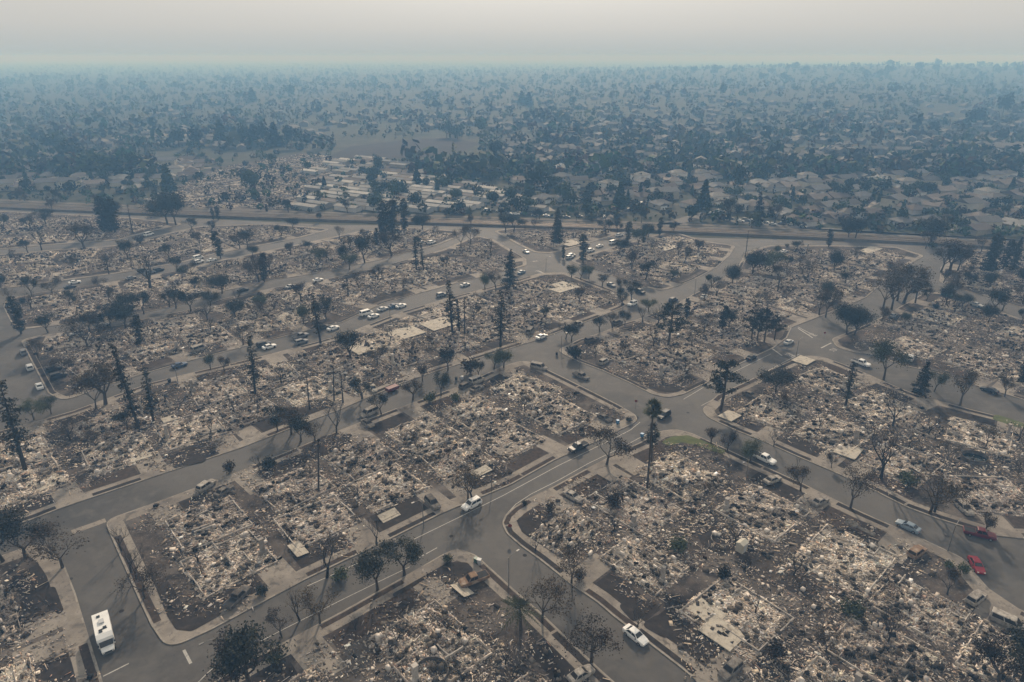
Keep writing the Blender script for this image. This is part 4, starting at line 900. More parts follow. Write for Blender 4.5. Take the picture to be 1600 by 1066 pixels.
# ================================================================== STREET DETAILS
def curve_pts(pts, step=2.0):
    out = []
    for i in range(len(pts) - 1):
        a, b = Vector(pts[i]), Vector(pts[i + 1]); n = max(1, int((b - a).length / step))
        out += [a + (b - a) * (k / n) for k in range(n)]
    return out + [Vector(pts[-1])]
def line_mark(name, px, w, z=0.006, m='white_line', parent=road):
    P = [Vector(g(*p)) for p in px]; V = []; Fc = []
    for i, p in enumerate(P):
        d = (P[min(i + 1, len(P) - 1)] - P[max(i - 1, 0)]).normalized(); nn = Vector((-d.y, d.x)) * w / 2
        V += [(*(p - nn), z), (*(p + nn), z)]
        if i: Fc.append((2 * i - 2, 2 * i - 1, 2 * i + 1, 2 * i))
    me = pydata(name, V, [f[::-1] for f in Fc], m); return obj(name, me, None, parent)
line_mark('edge_line', [(480, 916), (560, 880), (632, 850), (710, 812), (787, 774), (870, 729), (935, 697), (962, 684), (985, 672), (1000, 660)], .16)
line_mark('edge_line', [(1025, 672), (1000, 684), (970, 700), (920, 724), (870, 752), (830, 772), (806, 788), (792, 803), (787, 818)], .16)
line_mark('edge_line', [(308, 1068), (325, 1051), (340, 1038), (362, 1026)], .16)
line_mark('edge_line', [(362, 1026), (440, 985), (533, 938), (590, 910), (640, 886)], .14)
line_mark('edge_line', [(646, 876), (665, 866), (683, 856)], .18)
line_mark('lane_dash', [(161, 1057), (201, 1037)], .22)
line_mark('stop_bar', [(287, 1016), (298, 1037)], .45)
line_mark('edge_line', [(1068, 624), (1085, 614), (1105, 602), (1160, 575), (1205, 553)], .15)
line_mark('edge_line', [(1096, 634), (1130, 616), (1170, 595), (1225, 566), (1250, 553)], .15)
line_mark('edge_line', [(1247, 511), (1258, 517), (1275, 525)], .3)
line_mark('stop_bar', [(1283, 544), (1299, 536)], .45); line_mark('stop_bar', [(1207, 545), (1222, 556)], .4); line_mark('stop_bar', [(1247, 513), (1270, 528)], .4)
line_mark('valley_gutter', [(112, 832), (165, 813)], 1.6, 0.008, 'concrete')
line_mark('stop_bar', [(843, 425), (862, 430)], .5)
def stop_text(px, py, to, wid=3.0):
    c = bpy.data.curves.new('stop_lettering', 'FONT'); c.body = 'STOP'; c.align_x = 'CENTER'; c.align_y = 'CENTER'; c.size = 1.0; c.resolution_u = 2
    c.materials.append(MATS['white_line']); o = bpy.data.objects.new('stop_lettering', c); COL.objects.link(o); o.parent = road
    p = g(px, py); o.location = (p[0], p[1], .007); o.rotation_euler = (0, 0, heading((px, py), to) - math.pi / 2); o.scale = (1.15, 2.6, 1)
stop_text(1271, 523, (1248, 534)); stop_text(1303, 547, (1285, 541)); stop_text(1234, 555, (1258, 543)); stop_text(836, 408, (850, 414), 2); stop_text(841, 424, (858, 418), 2)
for px_, py_ in ((705, 838), (820, 868), (110, 905), (190, 955), (560, 655), (880, 560), (1075, 645), (1260, 740), (1480, 838), (640, 612), (930, 1000), (1230, 545)):
    n = 14; V = [(.42 * math.cos(6.283 * k / n), .42 * math.sin(6.283 * k / n), .008) for k in range(n)]; obj('manhole_cover', pydata('manhole_cover', V, [tuple(range(n))], 'charred'), None, road, (*g(px_, py_), 0))
# green corner lawn and the clean dark front gardens read off the photo
def patch(name, px, z, m, bn):
    P = fillet(ccw([g(*p) for p in px]), 1.2); o = fill(name, P, KZ + z, m); tag(o, kind='structure'); return o
for nm, pts, m in [('lawn', [(1032, 692), (1050, 683), (1075, 681), (1100, 690), (1135, 706), (1128, 711), (1095, 699), (1066, 692), (1045, 698)], 'green_lawn'),
  ('lawn', [(243, 918), (262, 908), (285, 945), (345, 952), (346, 962), (300, 988), (275, 985), (262, 965)], 'scorched_lawn'),
  ('lawn', [(808, 812), (840, 797), (856, 806), (846, 820), (846, 838), (828, 842), (815, 832)], 'scorched_lawn'),
  ('lawn', [(612, 930), (700, 880), (730, 880), (742, 893), (722, 900), (670, 903), (618, 936)], 'scorched_lawn'),
  ('lawn', [(985, 592), (1000, 588), (1040, 600), (1070, 606), (1050, 614), (1030, 612)], 'scorched_lawn'),
  ('lawn', [(1085, 820), (1105, 810), (1155, 836), (1165, 850), (1125, 872), (1095, 850)], 'scorched_lawn'),
  ('lawn', [(1210, 912), (1245, 890), (1290, 920), (1262, 940)], 'scorched_lawn'), ('lawn', [(965, 947), (985, 938), (1008, 962), (990, 975)], 'scorched_lawn'),
  ('lawn', [(1000, 978), (1030, 960), (1058, 985), (1040, 1000)], 'scorched_lawn'), ('lawn', [(1555, 648), (1600, 662), (1600, 672), (1550, 656)], 'green_lawn'),
  ('lawn', [(470, 705), (505, 682), (555, 678), (530, 700), (480, 718)], 'scorched_lawn'), ('lawn', [(268, 715), (300, 700), (330, 704), (320, 722), (272, 733)], 'scorched_lawn'),
  ('lawn', [(55, 930), (85, 915), (100, 955), (92, 962)], 'scorched_lawn')]:
    patch(nm, pts, .055, m, '')
def slab(px, py, w, d, ang, lab, m='slab', h=.14):
    b = MB().box((0, 0, h / 2), (w, d, h)); o = obj('concrete_slab', b.mesh('concrete_slab', m), None, None, (*g(px, py), KZ + .25), ang); tag(o, lab, 'slab', 'bare slabs and fallen doors'); return o
A0 = heading((640, 850), (787, 774))
def garage_door(px, py, w, ang, lab, tilt=.08):
    t = empty('fallen_garage_door', (*g(px, py), KZ + .3), ang); t.rotation_euler = (tilt, 0, ang); tag(t, lab, 'garage door', 'bare slabs and fallen doors')
    for k in range(4): obj('panel', MB().box((0, -.92 + k * .61, .03 * (k % 2)), (w, .58, .05), 0, .06 * (k - 1.5)).mesh('panel', 'slab'), None, t)
garage_door(752, 739, 4.8, A0, 'pale fallen garage door in the drive behind the SUV'); garage_door(466, 861, 4.4, A0 + 1.57, 'tan fallen garage door beside the rubble of the bottom block')
garage_door(608, 808, 4.2, A0, 'fallen pale door panel left of the grey SUV hulk', .2); garage_door(722, 924, 4.0, A0 + 1.6, 'bent tan sheet beside the rusty pickup', .25)
slab(1128, 992, 5.0, 6.0, A0, 'pale tan slab in the rubble near the bottom edge'); slab(1325, 707, 6.2, 5.0, A0 + .1, 'pale tan slab under the bare tree'); slab(1406, 741, 4.5, 4.5, A0, 'square tan slab right of the bare tree')
slab(1140, 652, 5, 4, A0, 'small tan slab by the big pine'); slab(630, 523, 13, 9, A0, 'wide white slab, left of three'); slab(688, 507, 12, 9, A0, 'wide white slab, middle of three'); slab(570, 545, 9, 8, A0, 'wide white slab, lowest of three')
slab(877, 450, 12, 10, A0, 'white slab inside the corner lot below the top street'); slab(1255, 565, 6, 5, A0, 'tan pad at the corner of the lettered junction'); slab(848, 506, 4, 3, A0, 'small white slab below the junction lots')
slab(265, 657, 3.5, 3, A0, 'small tan slab between the burnt conifers'); slab(895, 380, 14, 9, A0, 'far white slab beside the top street'); slab(1042, 388, 12, 7, A0, 'far white slab in the middle rows'); slab(1360, 392, 14, 6, A0, 'crumpled white sheet near the railway')
def pool(px, py, r, sx, lab, h=1.1):
    t = empty('round_pool', (*g(px, py), KZ), 0, (sx, 1, 1)); tag(t, lab, 'pool', 'round garden pools'); b = MB(); n = 28; V = []; Fc = []
    for k in range(n):
        a = 6.283 * k / n; c_, s_ = math.cos(a), math.sin(a); V += [(r * c_, r * s_, 0), (r * c_, r * s_, h), ((r - .12) * c_, (r - .12) * s_, h), ((r - .12) * c_, (r - .12) * s_, .1)]
    for k in range(n):
        for j in range(3): a = 4 * k + j; c = 4 * ((k + 1) % n) + j; Fc.append((a, c, c + 1, a + 1))
    obj('wall', pydata('wall', V, Fc, 'burnt_steel'), None, t)
    obj('floor', pydata('floor', [((r - .12) * math.cos(6.283 * k / n), (r - .12) * math.sin(6.283 * k / n), .18) for k in range(n)], [tuple(range(n))], 'water_dark'), None, t)
pool(675, 1056, 2.6, 1, 'round black pool ring cut by the bottom edge'); pool(1522, 719, 2.6, 1.15, 'round grey pool ring in the yards at the photo right')
def tramp(px, py, r, lab):
    t = empty('trampoline_frame', (*g(px, py), KZ)); tag(t, lab, 'trampoline'); b = MB(); n = 24
    P = [(r * math.cos(6.283 * k / n), r * math.sin(6.283 * k / n), .55) for k in range(n + 1)]; b.tube(P, [.06] * (n + 1), 5, cap=False); obj('ring', b.mesh('ring', 'burnt_steel_pale'), None, t)
    for k in range(4): a = 1.57 * k; obj('leg', MB().tube([(r * math.cos(a), r * math.sin(a), 0), (r * math.cos(a), r * math.sin(a), .55)], [.05, .05], 5).mesh('leg', 'burnt_steel'), None, t)
tramp(1127, 846, 2.0, 'bare trampoline ring on the dark yard')
def shed():
    t = empty('garden_shed', (*g(1158, 861), KZ), A0); tag(t, 'small cream shed beside the dark yard', 'shed'); obj('wall', MB().box((0, 0, .95), (1.8, 1.5, 1.9)).mesh('wall', 'wall_cream'), None, t)
    obj('roof', MB().add([(-1, -.85, 1.9), (1, -.85, 1.9), (1, 0, 2.35), (-1, 0, 2.35), (-1, .85, 1.9), (1, .85, 1.9)], [(0, 1, 2, 3), (3, 2, 5, 4), (0, 3, 4), (1, 5, 2)]).mesh('roof', 'wall_cream'), None, t); obj('door', MB().box((0, -.76, .85), (.8, .04, 1.6)).mesh('door', 'paint_silver'), None, t)
shed()
def boat():
    t = empty('boat_hull', (*g(1343, 832), KZ + .55), heading((1330, 825), (1356, 838)) ); tag(t, 'long white boat hull lying beside the dark beds', 'boat'); V = []; Fc = []; n = 12
    for i in range(n + 1):
        u = i / n; x = -2.9 + 5.8 * u; w = .95 * (1 - abs(2 * u - .8) ** 2.6 / 1.4 ** 2.6 * .98) if u > .0 else .6
        w = max(.03, .95 * math.sin(min(1, u * 1.5 + .35) * math.pi) ** .7) if u > .4 else .9 * (.75 + .25 * u / .4)
        V += [(x, -w, .7), (x, -w * .7, .1), (x, 0, 0), (x, w * .7, .1), (x, w, .7)]
    for i in range(n):
        for k in range(4): a = i * 5 + k; Fc.append((a, a + 5, a + 6, a + 1))
    Fc.append((0, 1, 2, 3, 4)); obj('hull', pydata('hull', V, Fc, 'burnt_steel_pale'), None, t); obj('thwart', MB().box((-.5, 0, .55), (.3, 1.6, .05)).box((-2.0, 0, .55), (.4, 1.5, .05)).mesh('thwart', 'burnt_steel'), None, t)
boat()
def lamp(px, py, top, lab, arm=1):
    h = height_from(px, py, top); t = empty('street_lamp', (*g(px, py), .1), A0 + (0 if arm > 0 else math.pi)); tag(t, lab, 'street lamp', 'street lamps')
    obj('pole', MB().tube([(0, 0, 0), (0, 0, .3), (0, 0, h)], [.14, .10, .07], 7).mesh('pole', 'grey_metal'), None, t)
    obj('arm', MB().tube([(0, 0, h - .1), (.9, 0, h + .25), (1.9, 0, h + .35)], [.05, .045, .04], 5).mesh('arm', 'grey_metal'), None, t)
    obj('lamp_head', MB().box((2.15, 0, h + .35), (.7, .3, .14), 0, 0, -.05).mesh('lamp_head', 'grey_metal'), None, t)
for a in [(795, 917, 872, 'street lamp on the corner beside the rusty pickup'), (662, 824, 782, 'street lamp opposite the kerb trees of the white-lined street', -1), (350, 1051, 998, 'street lamp at the bottom edge below the stop bar', -1), (1481, 862, 822, 'street lamp at the start of the bend'),
          (905, 583, 556, 'street lamp beside the burned pickup behind the palm'), (900, 697, 666, 'street lamp behind the dark pickup'), (877, 552, 525, 'street lamp on the corner of the junction'), (1244, 558, 532, 'street lamp at the lettered junction'), (1085, 463, 437, 'street lamp at the upper crossing'),
          (853, 424, 404, 'street lamp by the top street lettering'), (278, 598, 575, 'street lamp by the dark blue car'), (1166, 745, 720, 'street lamp below the white pickup', -1), (768, 768, 742, 'thin lamp post near the pale garage door', -1), (610, 505, 480, 'street lamp beside the third street cars')]: lamp(*a)
def bin_(px, py, m, lab):
    t = empty('wheeled_bin', (*g(px, py), KZ + .03), px); tag(t, lab, 'bin', 'wheeled bins'); b = MB(); b.add([(-.28, -.3, .05), (.28, -.3, .05), (.28, .3, .05), (-.28, .3, .05), (-.34, -.37, 1.0), (.34, -.37, 1.0), (.34, .37, 1.0), (-.34, .37, 1.0)], [(3, 2, 1, 0), (0, 1, 5, 4), (1, 2, 6, 5), (2, 3, 7, 6), (3, 0, 4, 7), (4, 5, 6, 7)])
    obj('body', b.mesh('body', m), None, t); obj('lid', MB().box((0, .02, 1.04), (.74, .8, .07), 0, .06).mesh('lid', m), None, t)
    for s_ in (-1, 1): obj('wheel', MB().tube([(s_ * .3, .32, .12), (s_ * .36, .32, .12)], [.12, .12], 8).mesh('wheel', 'tyre'), None, t)
for a in [(965, 663, 'blue_plastic', 'blue wheeled bin at the corner below the palm'), (1003, 684, 'blue_plastic', 'blue wheeled bin across the street from the other'), (749, 882, 'paint_silver', 'pale bin on the corner planting strip'), (744, 880, 'green_plastic', 'dark bin beside the pale one on the corner'),
          (870, 556, 'tyre', 'black bin at the kerb of the junction'), (722, 594, 'paint_silver', 'white bin, right of two on the second street'), (713, 595, 'tyre', 'black bin, left of two on the second street'), (265, 598, 'tyre', 'black bin beside the third street drive')]: bin_(*a)
def sign(px, py, lab):
    t = empty('stop_sign', (*g(px, py), KZ), A0 + 2.3); tag(t, lab, 'sign', 'street signs'); obj('post', MB().tube([(0, 0, 0), (0, 0, 2.7)], [.04, .035], 5).mesh('post', 'grey_metal'), None, t)
    obj('plate', MB().tube([(0, -.05, 2.4), (0, -.02, 2.4)], [.4, .4], 8).mesh('plate', 'sign_red'), None, t)
sign(797, 838, 'stop sign on the rounded corner opposite the SUV'); sign(993, 640, 'street sign at the corner left of the palm'); sign(1287, 531, 'street sign by the upper lettered junction')
def trailer():
    t = empty('utility_trailer', (*g(613, 611), 0), heading((600, 616), (625, 606))); tag(t, 'dark red box trailer on the second street', 'trailer')
    obj('box', MB().box((0, 0, .95), (3.6, 1.8, .9)).mesh('box', 'paint_darkred'), None, t); obj('tow_bar', MB().tube([(1.8, 0, .5), (3.0, 0, .45)], [.06, .05], 5).mesh('tow_bar', 'grey_metal'), None, t)
    for s_ in (-1, 1): obj('wheel', WHL, None, t, (0, s_ * .98, .33))
trailer()
def tank(px, py): 
    t = empty('black_tyre', (*g(px, py), KZ + .15)); tag(t, 'black ring lying right of the cream shed', 'tyre'); b = MB(); n = 16
    b.tube([(.55 * math.cos(6.283 * k / n), .55 * math.sin(6.283 * k / n), .1) for k in range(n + 1)], [.2] * (n + 1), 6, cap=False); o = obj('tread', b.mesh('tread', 'tyre'), None, t)
tank(1172, 859)
# ================================================================== RAILWAY
RAILPX = [(-500, 300), (-250, 306), (0, 319), (280, 334), (530, 344), (700, 347), (950, 354), (1100, 361), (1350, 372), (1600, 386), (1900, 405), (2300, 430)]
RP = [Vector(g(*p)) for p in RAILPX]
xs = np.array([p.x for p in RP]); ys = np.array([p.y for p in RP]); co = np.polyfit(xs[1:-1], ys[1:-1], 3)
RP = [Vector((x, float(np.polyval(co, x)))) for x in np.linspace(-620, 520, 60)]
def along(name, off, w, z, m, h=0.0, parent=None):
    V = []; Fc = []
    for i, p in enumerate(RP):
        d = (RP[min(i + 1, len(RP) - 1)] - RP[max(i - 1, 0)]).normalized(); nn = Vector((-d.y, d.x)); a, b = p + nn * (off - w / 2), p + nn * (off + w / 2)
        V += [(*a, z), (*b, z), (*b, z + h), (*a, z + h)]
        if i:
            k = 4 * i; Fc += [(k - 4, k, k + 3, k - 1), (k - 1, k + 3, k + 2, k - 2), (k - 2, k + 2, k + 1, k - 3)]
    o = obj(name, pydata(name, V, Fc, m), None, parent); return o
bal = along('railway_bed', 0, 9.5, -.02, 'ballast', .5); tag(bal, kind='structure')
for o_ in (-2.8, -1.35, 1.35, 2.8): along('rail', o_, .12, .5, 'steel_rail', .16, bal)
sw = along('track_path', 9.0, 3.0, .02, 'ballast', .02); tag(sw, kind='structure')
tag(along('trackside_wall', -8.0, .3, 0, 'ballast', 1.3), 'long dark trackside fence wall below the railway', 'wall')
tag(along('dry_verge', 15, 5, .0, 'ballast', .02), kind='structure')

tk = random.Random(44)
for k in range(46):                        # trees and bushes lining the tracks
    i = tk.randrange(8, 52); p = RP[i] + Vector((tk.uniform(-8, 8), tk.choice((-1, 1, 1)) * tk.uniform(9, 16))); kd = tk.choice('oodgunk'); tm, cm, hh = TREES[kd][tk.randrange(len(TREES[kd]))]
    if kd == 'u': sc_ = tk.uniform(1.2, 2)
    else: sc_ = tk.uniform(4.5, 9.5) / hh
    t = empty(TNAME[kd], (p.x, p.y, 0), tk.uniform(0, 6.28), (sc_ * tk.uniform(.9, 1.3), sc_ * tk.uniform(.9, 1.3), sc_)); tag(t, 'x', 'tree' if kd != 'u' else 'shrub', 'trees lining the railway'); obj('trunk', tm, None, t); obj('crown', cm, None, t)
# ================================================================== BEYOND THE RAILWAY
def hill(x, y):                           # low rise far off on the right
    return 46 * math.exp(-(((x - 1900) / 1500) ** 2 + ((y - 3400) / 1300) ** 2)) + 10 * math.exp(-(((x - 700) / 600) ** 2 + ((y - 1600) / 500) ** 2))
gx, gy = np.meshgrid(np.linspace(-1500, 5200, 68), np.linspace(900, 6500, 57)); hz = np.vectorize(hill)(gx, gy) - .6
nW = gx.shape[1]; ii = np.arange((gx.shape[0] - 1) * (nW - 1)); a_ = ii // (nW - 1) * nW + ii % (nW - 1)
tag(obj('hill', quads('hill', np.c_[gx.ravel(), gy.ravel(), hz.ravel()], np.c_[a_, a_ + 1, a_ + nW + 1, a_ + nW], 'dry_land', smooth=True)), kind='structure')
def flat(name, px, z, m): o = fill(name, ccw([g(*p) for p in px]), z, m); tag(o, kind='structure'); return o
flat('vineyard_field', [(515, 244), (548, 229), (640, 218), (700, 215), (752, 224), (725, 236), (650, 248), (545, 250)], .02, 'vineyard')
lane_later = [(545, 228), (600, 219), (640, 215), (700, 212), (735, 214), (768, 224)]
0 and flat('dry_field', [(470, 203), (560, 200), (560, 206), (470, 210)], .015, 'dry_grass'); flat('dry_field', [(180, 212), (330, 205), (330, 210), (190, 217)], .015, 'dry_grass')
flat('burned_park', [(225, 318), (330, 262), (480, 238), (640, 262), (560, 300), (430, 336), (300, 326)], .01, 'soil')
def lane(px, w=6.5, m='asphalt', name='far_street'):
    o = line_mark(name, px, w, .02, m, None); tag(o, kind='structure')
lane([(1040, 352), (1075, 342), (1105, 334), (1180, 318), (1260, 300), (1340, 280), (1440, 262)], 9); lane([(1105, 334), (1150, 346), (1260, 356), (1400, 366), (1620, 378)], 7); lane([(1260, 354), (1320, 335), (1360, 318), (1400, 308)], 8, 'concrete')
lane([(1450, 366), (1500, 350), (1540, 335)], 8, 'concrete'); lane([(930, 346), (1000, 322), (1040, 300), (1120, 275)], 7); lane([(240, 318), (360, 290), (480, 266), (560, 250)], 8, 'concrete'); lane([(430, 325), (540, 296), (640, 270)], 7, 'concrete')
lane([(640, 320), (560, 306), (480, 296)], 6, 'concrete'); lane([(0, 286), (130, 276), (330, 262)], 7, 'concrete'); lane([(860, 330), (830, 312), (760, 290), (690, 272)], 7, 'concrete')
# ---- houses
def house_meshes(seed, mobile=False):
    r = random.Random(seed); w, d, h = (6.4, 17, 2.7) if mobile else (r.uniform(11, 14), r.uniform(9, 11), r.choice((2.8, 2.9, 5.2))); rh = .9 if mobile else d * .22; e = .35 if mobile else .55
    wl = MB().box((0, 0, h / 2), (w, d, h)); rf = MB()
    if mobile: rf.add([(-w / 2 - e, -d / 2 - e, h), (w / 2 + e, -d / 2 - e, h), (w / 2 + e, d / 2 + e, h), (-w / 2 - e, d / 2 + e, h), (0, -d / 2 - e, h + rh), (0, d / 2 + e, h + rh)], [(0, 4, 5, 3), (4, 1, 2, 5), (0, 1, 4), (2, 3, 5), (3, 2, 1, 0)])
    else:
        ins = d * .5 if r.random() < .5 else 0.02
        rf.add([(-w / 2 - e, -d / 2 - e, h), (w / 2 + e, -d / 2 - e, h), (w / 2 + e, d / 2 + e, h), (-w / 2 - e, d / 2 + e, h), (-w / 2 - e + ins, 0, h + rh), (w / 2 + e - ins, 0, h + rh)], [(0, 1, 5, 4), (2, 3, 4, 5), (1, 2, 5), (3, 0, 4), (3, 2, 1, 0)])
        gw = r.uniform(5.5, 6.5); gx_ = r.choice((-1, 1)) * (w / 2 - gw / 2 - .1); gd = r.uniform(3, 5); gh = 2.75
        wl.box((gx_, -d / 2 - gd / 2 + .02, gh / 2), (gw, gd, gh)); y0, y1 = -d / 2 - gd - e, -d / 2 + d * .2
        rf.add([(gx_ - gw / 2 - e, y0, gh + .02), (gx_ + gw / 2 + e, y0, gh + .02), (gx_ + gw / 2 + e, y1, gh + .02), (gx_ - gw / 2 - e, y1, gh + .02), (gx_, y0, gh + 1.5), (gx_, y1, gh + 1.5)], [(0, 4, 5, 3), (4, 1, 2, 5), (0, 1, 4), (2, 3, 5)])
        wl.add([(gx_ - gw / 2, y0 + e, gh), (gx_ + gw / 2, y0 + e, gh), (gx_, y0 + e, gh + 1.25)], [(0, 1, 2)])
        gd_ = MB().box((gx_, y0 + e - .03, 1.1), (gw - 1, .06, 2.1)).mesh('garage_door', 'paint_white')
    if mobile: gd_ = MB().box((0, -d / 2 - .03, 1.2), (1.4, .05, 1.2)).mesh('window', 'glass')
    wn = MB(); zz = h - 1.5
    for k in range(3): wn.box((-w / 2 + w * (k + .5) / 3, d / 2 + .03, zz), (1.5, .05, 1.1))
    wm = [MB().box((s_ * (w / 2 + .03), y_, zz), (.05, 1.5, 1.1)).mesh('window', 'glass') for s_ in (-1, 1) for y_ in (-d * .25, d * .25)]
    fr = MB().box((-.5 if mobile else -np.sign(gx_) * w * .25, -d / 2 - .03, zz), (1.7, .06, 1.15)).mesh('window', 'glass')
    mroof = r.choice(('roof_d', 'roof_pale', 'roof_c', 'roof_d')) if mobile else r.choice(('roof_a', 'roof_b', 'roof_b', 'roof_c', 'roof_b', 'roof_d'))
    return wl.mesh('wall', 'wall_' + r.choice(('cream', 'white', 'tan', 'grey'))), rf.mesh('roof', mroof), gd_, fr, wm
HM = [house_meshes(k) for k in range(8)]; MHM = [house_meshes(50 + k, True) for k in range(6)]
hr = random.Random(3); HPOS = []
def house(x, y, ang, mob, lab, grp, detail):
    M = (MHM if mob else HM)[hr.randrange(6 if mob else 8)]; t = empty('mobile_home' if mob else 'house', (x, y, 0.0), ang); tag(t, lab, 'house', grp)
    obj('wall', M[0], None, t); obj('roof', M[1], None, t)
    if detail:
        obj('garage_door' if not mob else 'window', M[2], None, t); obj('window', M[3], None, t)
        for w_ in M[4][::2]: obj('window', w_, None, t)
    HPOS.append((x, y))
def rows(poly_px, ang, sx, sy, mob, lab, grp, limit, jit=1.5, detail_y=0, skip=.05):
    P = ccw([g(*p) for p in poly_px]); A = np.array(P); c = A.mean(0); n = 0; u = Vector((math.cos(ang), math.sin(ang))); v = Vector((-u.y, u.x)); cand = []
    for i in range(-60, 61):
        for j in range(-60, 61):
            yy = j * sy + (3.0 if j % 2 else 0); p = Vector(c) + u * (i * sx) + v * yy
            if inside(p[:], P): cand.append((p.length, p.x, p.y, j))
    cand.sort()
    for dd, x, y, j in cand:
        if hr.random() < skip: continue
        if n >= limit: FARH.append((x, y, ang, mob)); continue
        house(x + hr.uniform(-jit, jit), y + hr.uniform(-jit, jit), ang + (math.pi if (j % 2 and not mob) else 0) + hr.uniform(-.35, .35) * (0 if mob else 1), mob, lab, grp, dd < detail_y); n += 1
FARH = []
rows([(835, 318), (1090, 328), (1260, 350), (1610, 368), (1620, 262), (1300, 262), (1000, 262), (880, 262), (800, 285)], .35, 17, 23, False, 'intact grey-roofed house among trees beyond the railway at right', 'intact houses beyond the railway', 150, 4.0, 520, .12)
rows([(470, 332), (840, 331), (830, 314), (740, 292), (640, 272), (560, 282), (480, 300)], 1.05, 9.8, 20.5, True, 'pale-roofed mobile home in close rows beyond the railway', 'mobile homes', 75, .5, 0, .04)
rows([(470, 262), (560, 246), (660, 262), (600, 280), (520, 290)], 1.05, 10.5, 20.5, True, 'x', 'mobile homes', 26, .8, 0, .35)
rows([(-30, 300), (200, 300), (330, 272), (320, 252), (130, 252), (-30, 258)], .25, 15, 24, False, 'intact pale-roofed house beyond the railway at far left', 'intact houses at far left', 60, 2, 0)
# burned rows of the mobile home park
PB = ccw([g(*p) for p in [(235, 316), (335, 264), (480, 241), (630, 262), (560, 292), (430, 332), (300, 324)]]); A = np.array(PB); n_ = 0
for x in np.arange(A[:, 0].min(), A[:, 0].max(), 17):
    for y in np.arange(A[:, 1].min(), A[:, 1].max(), 21):
        if inside((x, y), PB) and n_ < 75:
            t = empty('burned_home', (x + hr.uniform(-2, 2), y + hr.uniform(-2, 2), .03), 1.05, (1.0, 1.25, 1.2)); tag(t, 'grey burned plot of the mobile home park beyond the railway', 'ruin', 'burned plots of the mobile home park'); n_ += 1
            tag(obj('rubble', RUB[hr.randrange(NV)], None, t), kind='stuff'); obj('foundation', FND[hr.randrange(5)], None, t)
# ---- far houses, one mass
rs = np.random.RandomState(8); V = []; Q = []; nq = 0; T3 = []
cand = FARH[:]
for k in range(1200):
    px, py = rs.uniform(-40, 1640), 128 + 130 * rs.rand() ** .7
    if (500 < px < 780 and 205 < py < 255) or (200 < px < 640 and py > 236): continue
    x, y = g(px, py)
    if px < 600 and rs.rand() < .6: continue
    cand.append((x, y, rs.uniform(0, 3), False))
cw = []; 
for (x, y, ang, mob) in cand:
    w, d, h = rs.uniform(5, 7), rs.uniform(4.5, 6), rs.uniform(2.8, 5); ca, sa = math.cos(ang), math.sin(ang); z0 = hill(x, y) - .6
    L = [(-w, -d, 0), (w, -d, 0), (w, d, 0), (-w, d, 0), (-w, -d, h), (w, -d, h), (w, d, h), (-w, d, h), (-w, 0, h + 2.2), (w, 0, h + 2.2)]
    V += [(x + a * ca - b * sa, y + a * sa + b * ca, z0 + c) for a, b, c in L]
    Q += [[nq + k for k in f] for f in ((0, 1, 5, 4), (2, 3, 7, 6), (4, 5, 9, 8), (6, 7, 8, 9), (1, 2, 6, 5), (3, 0, 4, 7), (5, 6, 9, 9), (7, 4, 8, 8))]; nq += 10
fh = pydata('distant_houses', V, [tuple(dict.fromkeys(f)) for f in Q], 'roof_a'); tag(obj('distant_houses', fh), 'hazy roofs of the distant town', 'houses', kind='stuff')
# ---- trees beyond: the largest as things, the rest as one mass
def far_tree(seed, cone):
    r = np.random.RandomState(seed); n = 420
    if cone: z = r.rand(n) ** 1.3; a = r.uniform(0, 6.28, n); rad = (1 - z) ** .8 * .24 * r.uniform(.5, 1, n); C = np.c_[np.cos(a) * rad, np.sin(a) * rad, .06 + .94 * z]
    else:
        lob = np.c_[r.normal(0, .17, 9), r.normal(0, .17, 9), r.uniform(.4, .8, 9)]; k = r.randint(0, 9, n); v = r.normal(0, 1, (n, 3)); v /= np.linalg.norm(v, axis=1)[:, None]; C = lob[k] + v * r.uniform(.14, .24, (n, 1)); C[:, 2] = C[:, 2].clip(.16, 1)
    me = leaf_quads('crown', C * 10, np.full(n, .8), 'leaf_far', seed, .3); col = me.attributes.new('Col', 'FLOAT_COLOR', 'POINT'); col.data.foreach_set('color', np.ones(len(me.vertices) * 4, dtype=np.float32))
    return MB().tube([(0, 0, -.1), (0, 0, 4), (0, 0, 7)], [.28, .2, .08], 6).mesh('trunk', 'bark'), me
FT = [far_tree(k, False) for k in range(5)]; FC = [far_tree(20 + k, True) for k in range(3)]
fr_ = random.Random(12); placed = 0
def put_tree(px, py, h, cone, lab, grp, wide=1.0):
    x, y = g(px, py); t = empty('far_conifer' if cone else 'far_tree', (x, y, hill(x, y) - .3 if y > 900 else 0), fr_.uniform(0, 6.28), (h / 10 * wide, h / 10 * wide, h / 10)); tag(t, lab, 'tree', grp)
    M = (FC if cone else FT)[fr_.randrange(3 if cone else 5)]; obj('trunk', M[0], None, t); obj('crown', M[1], None, t)
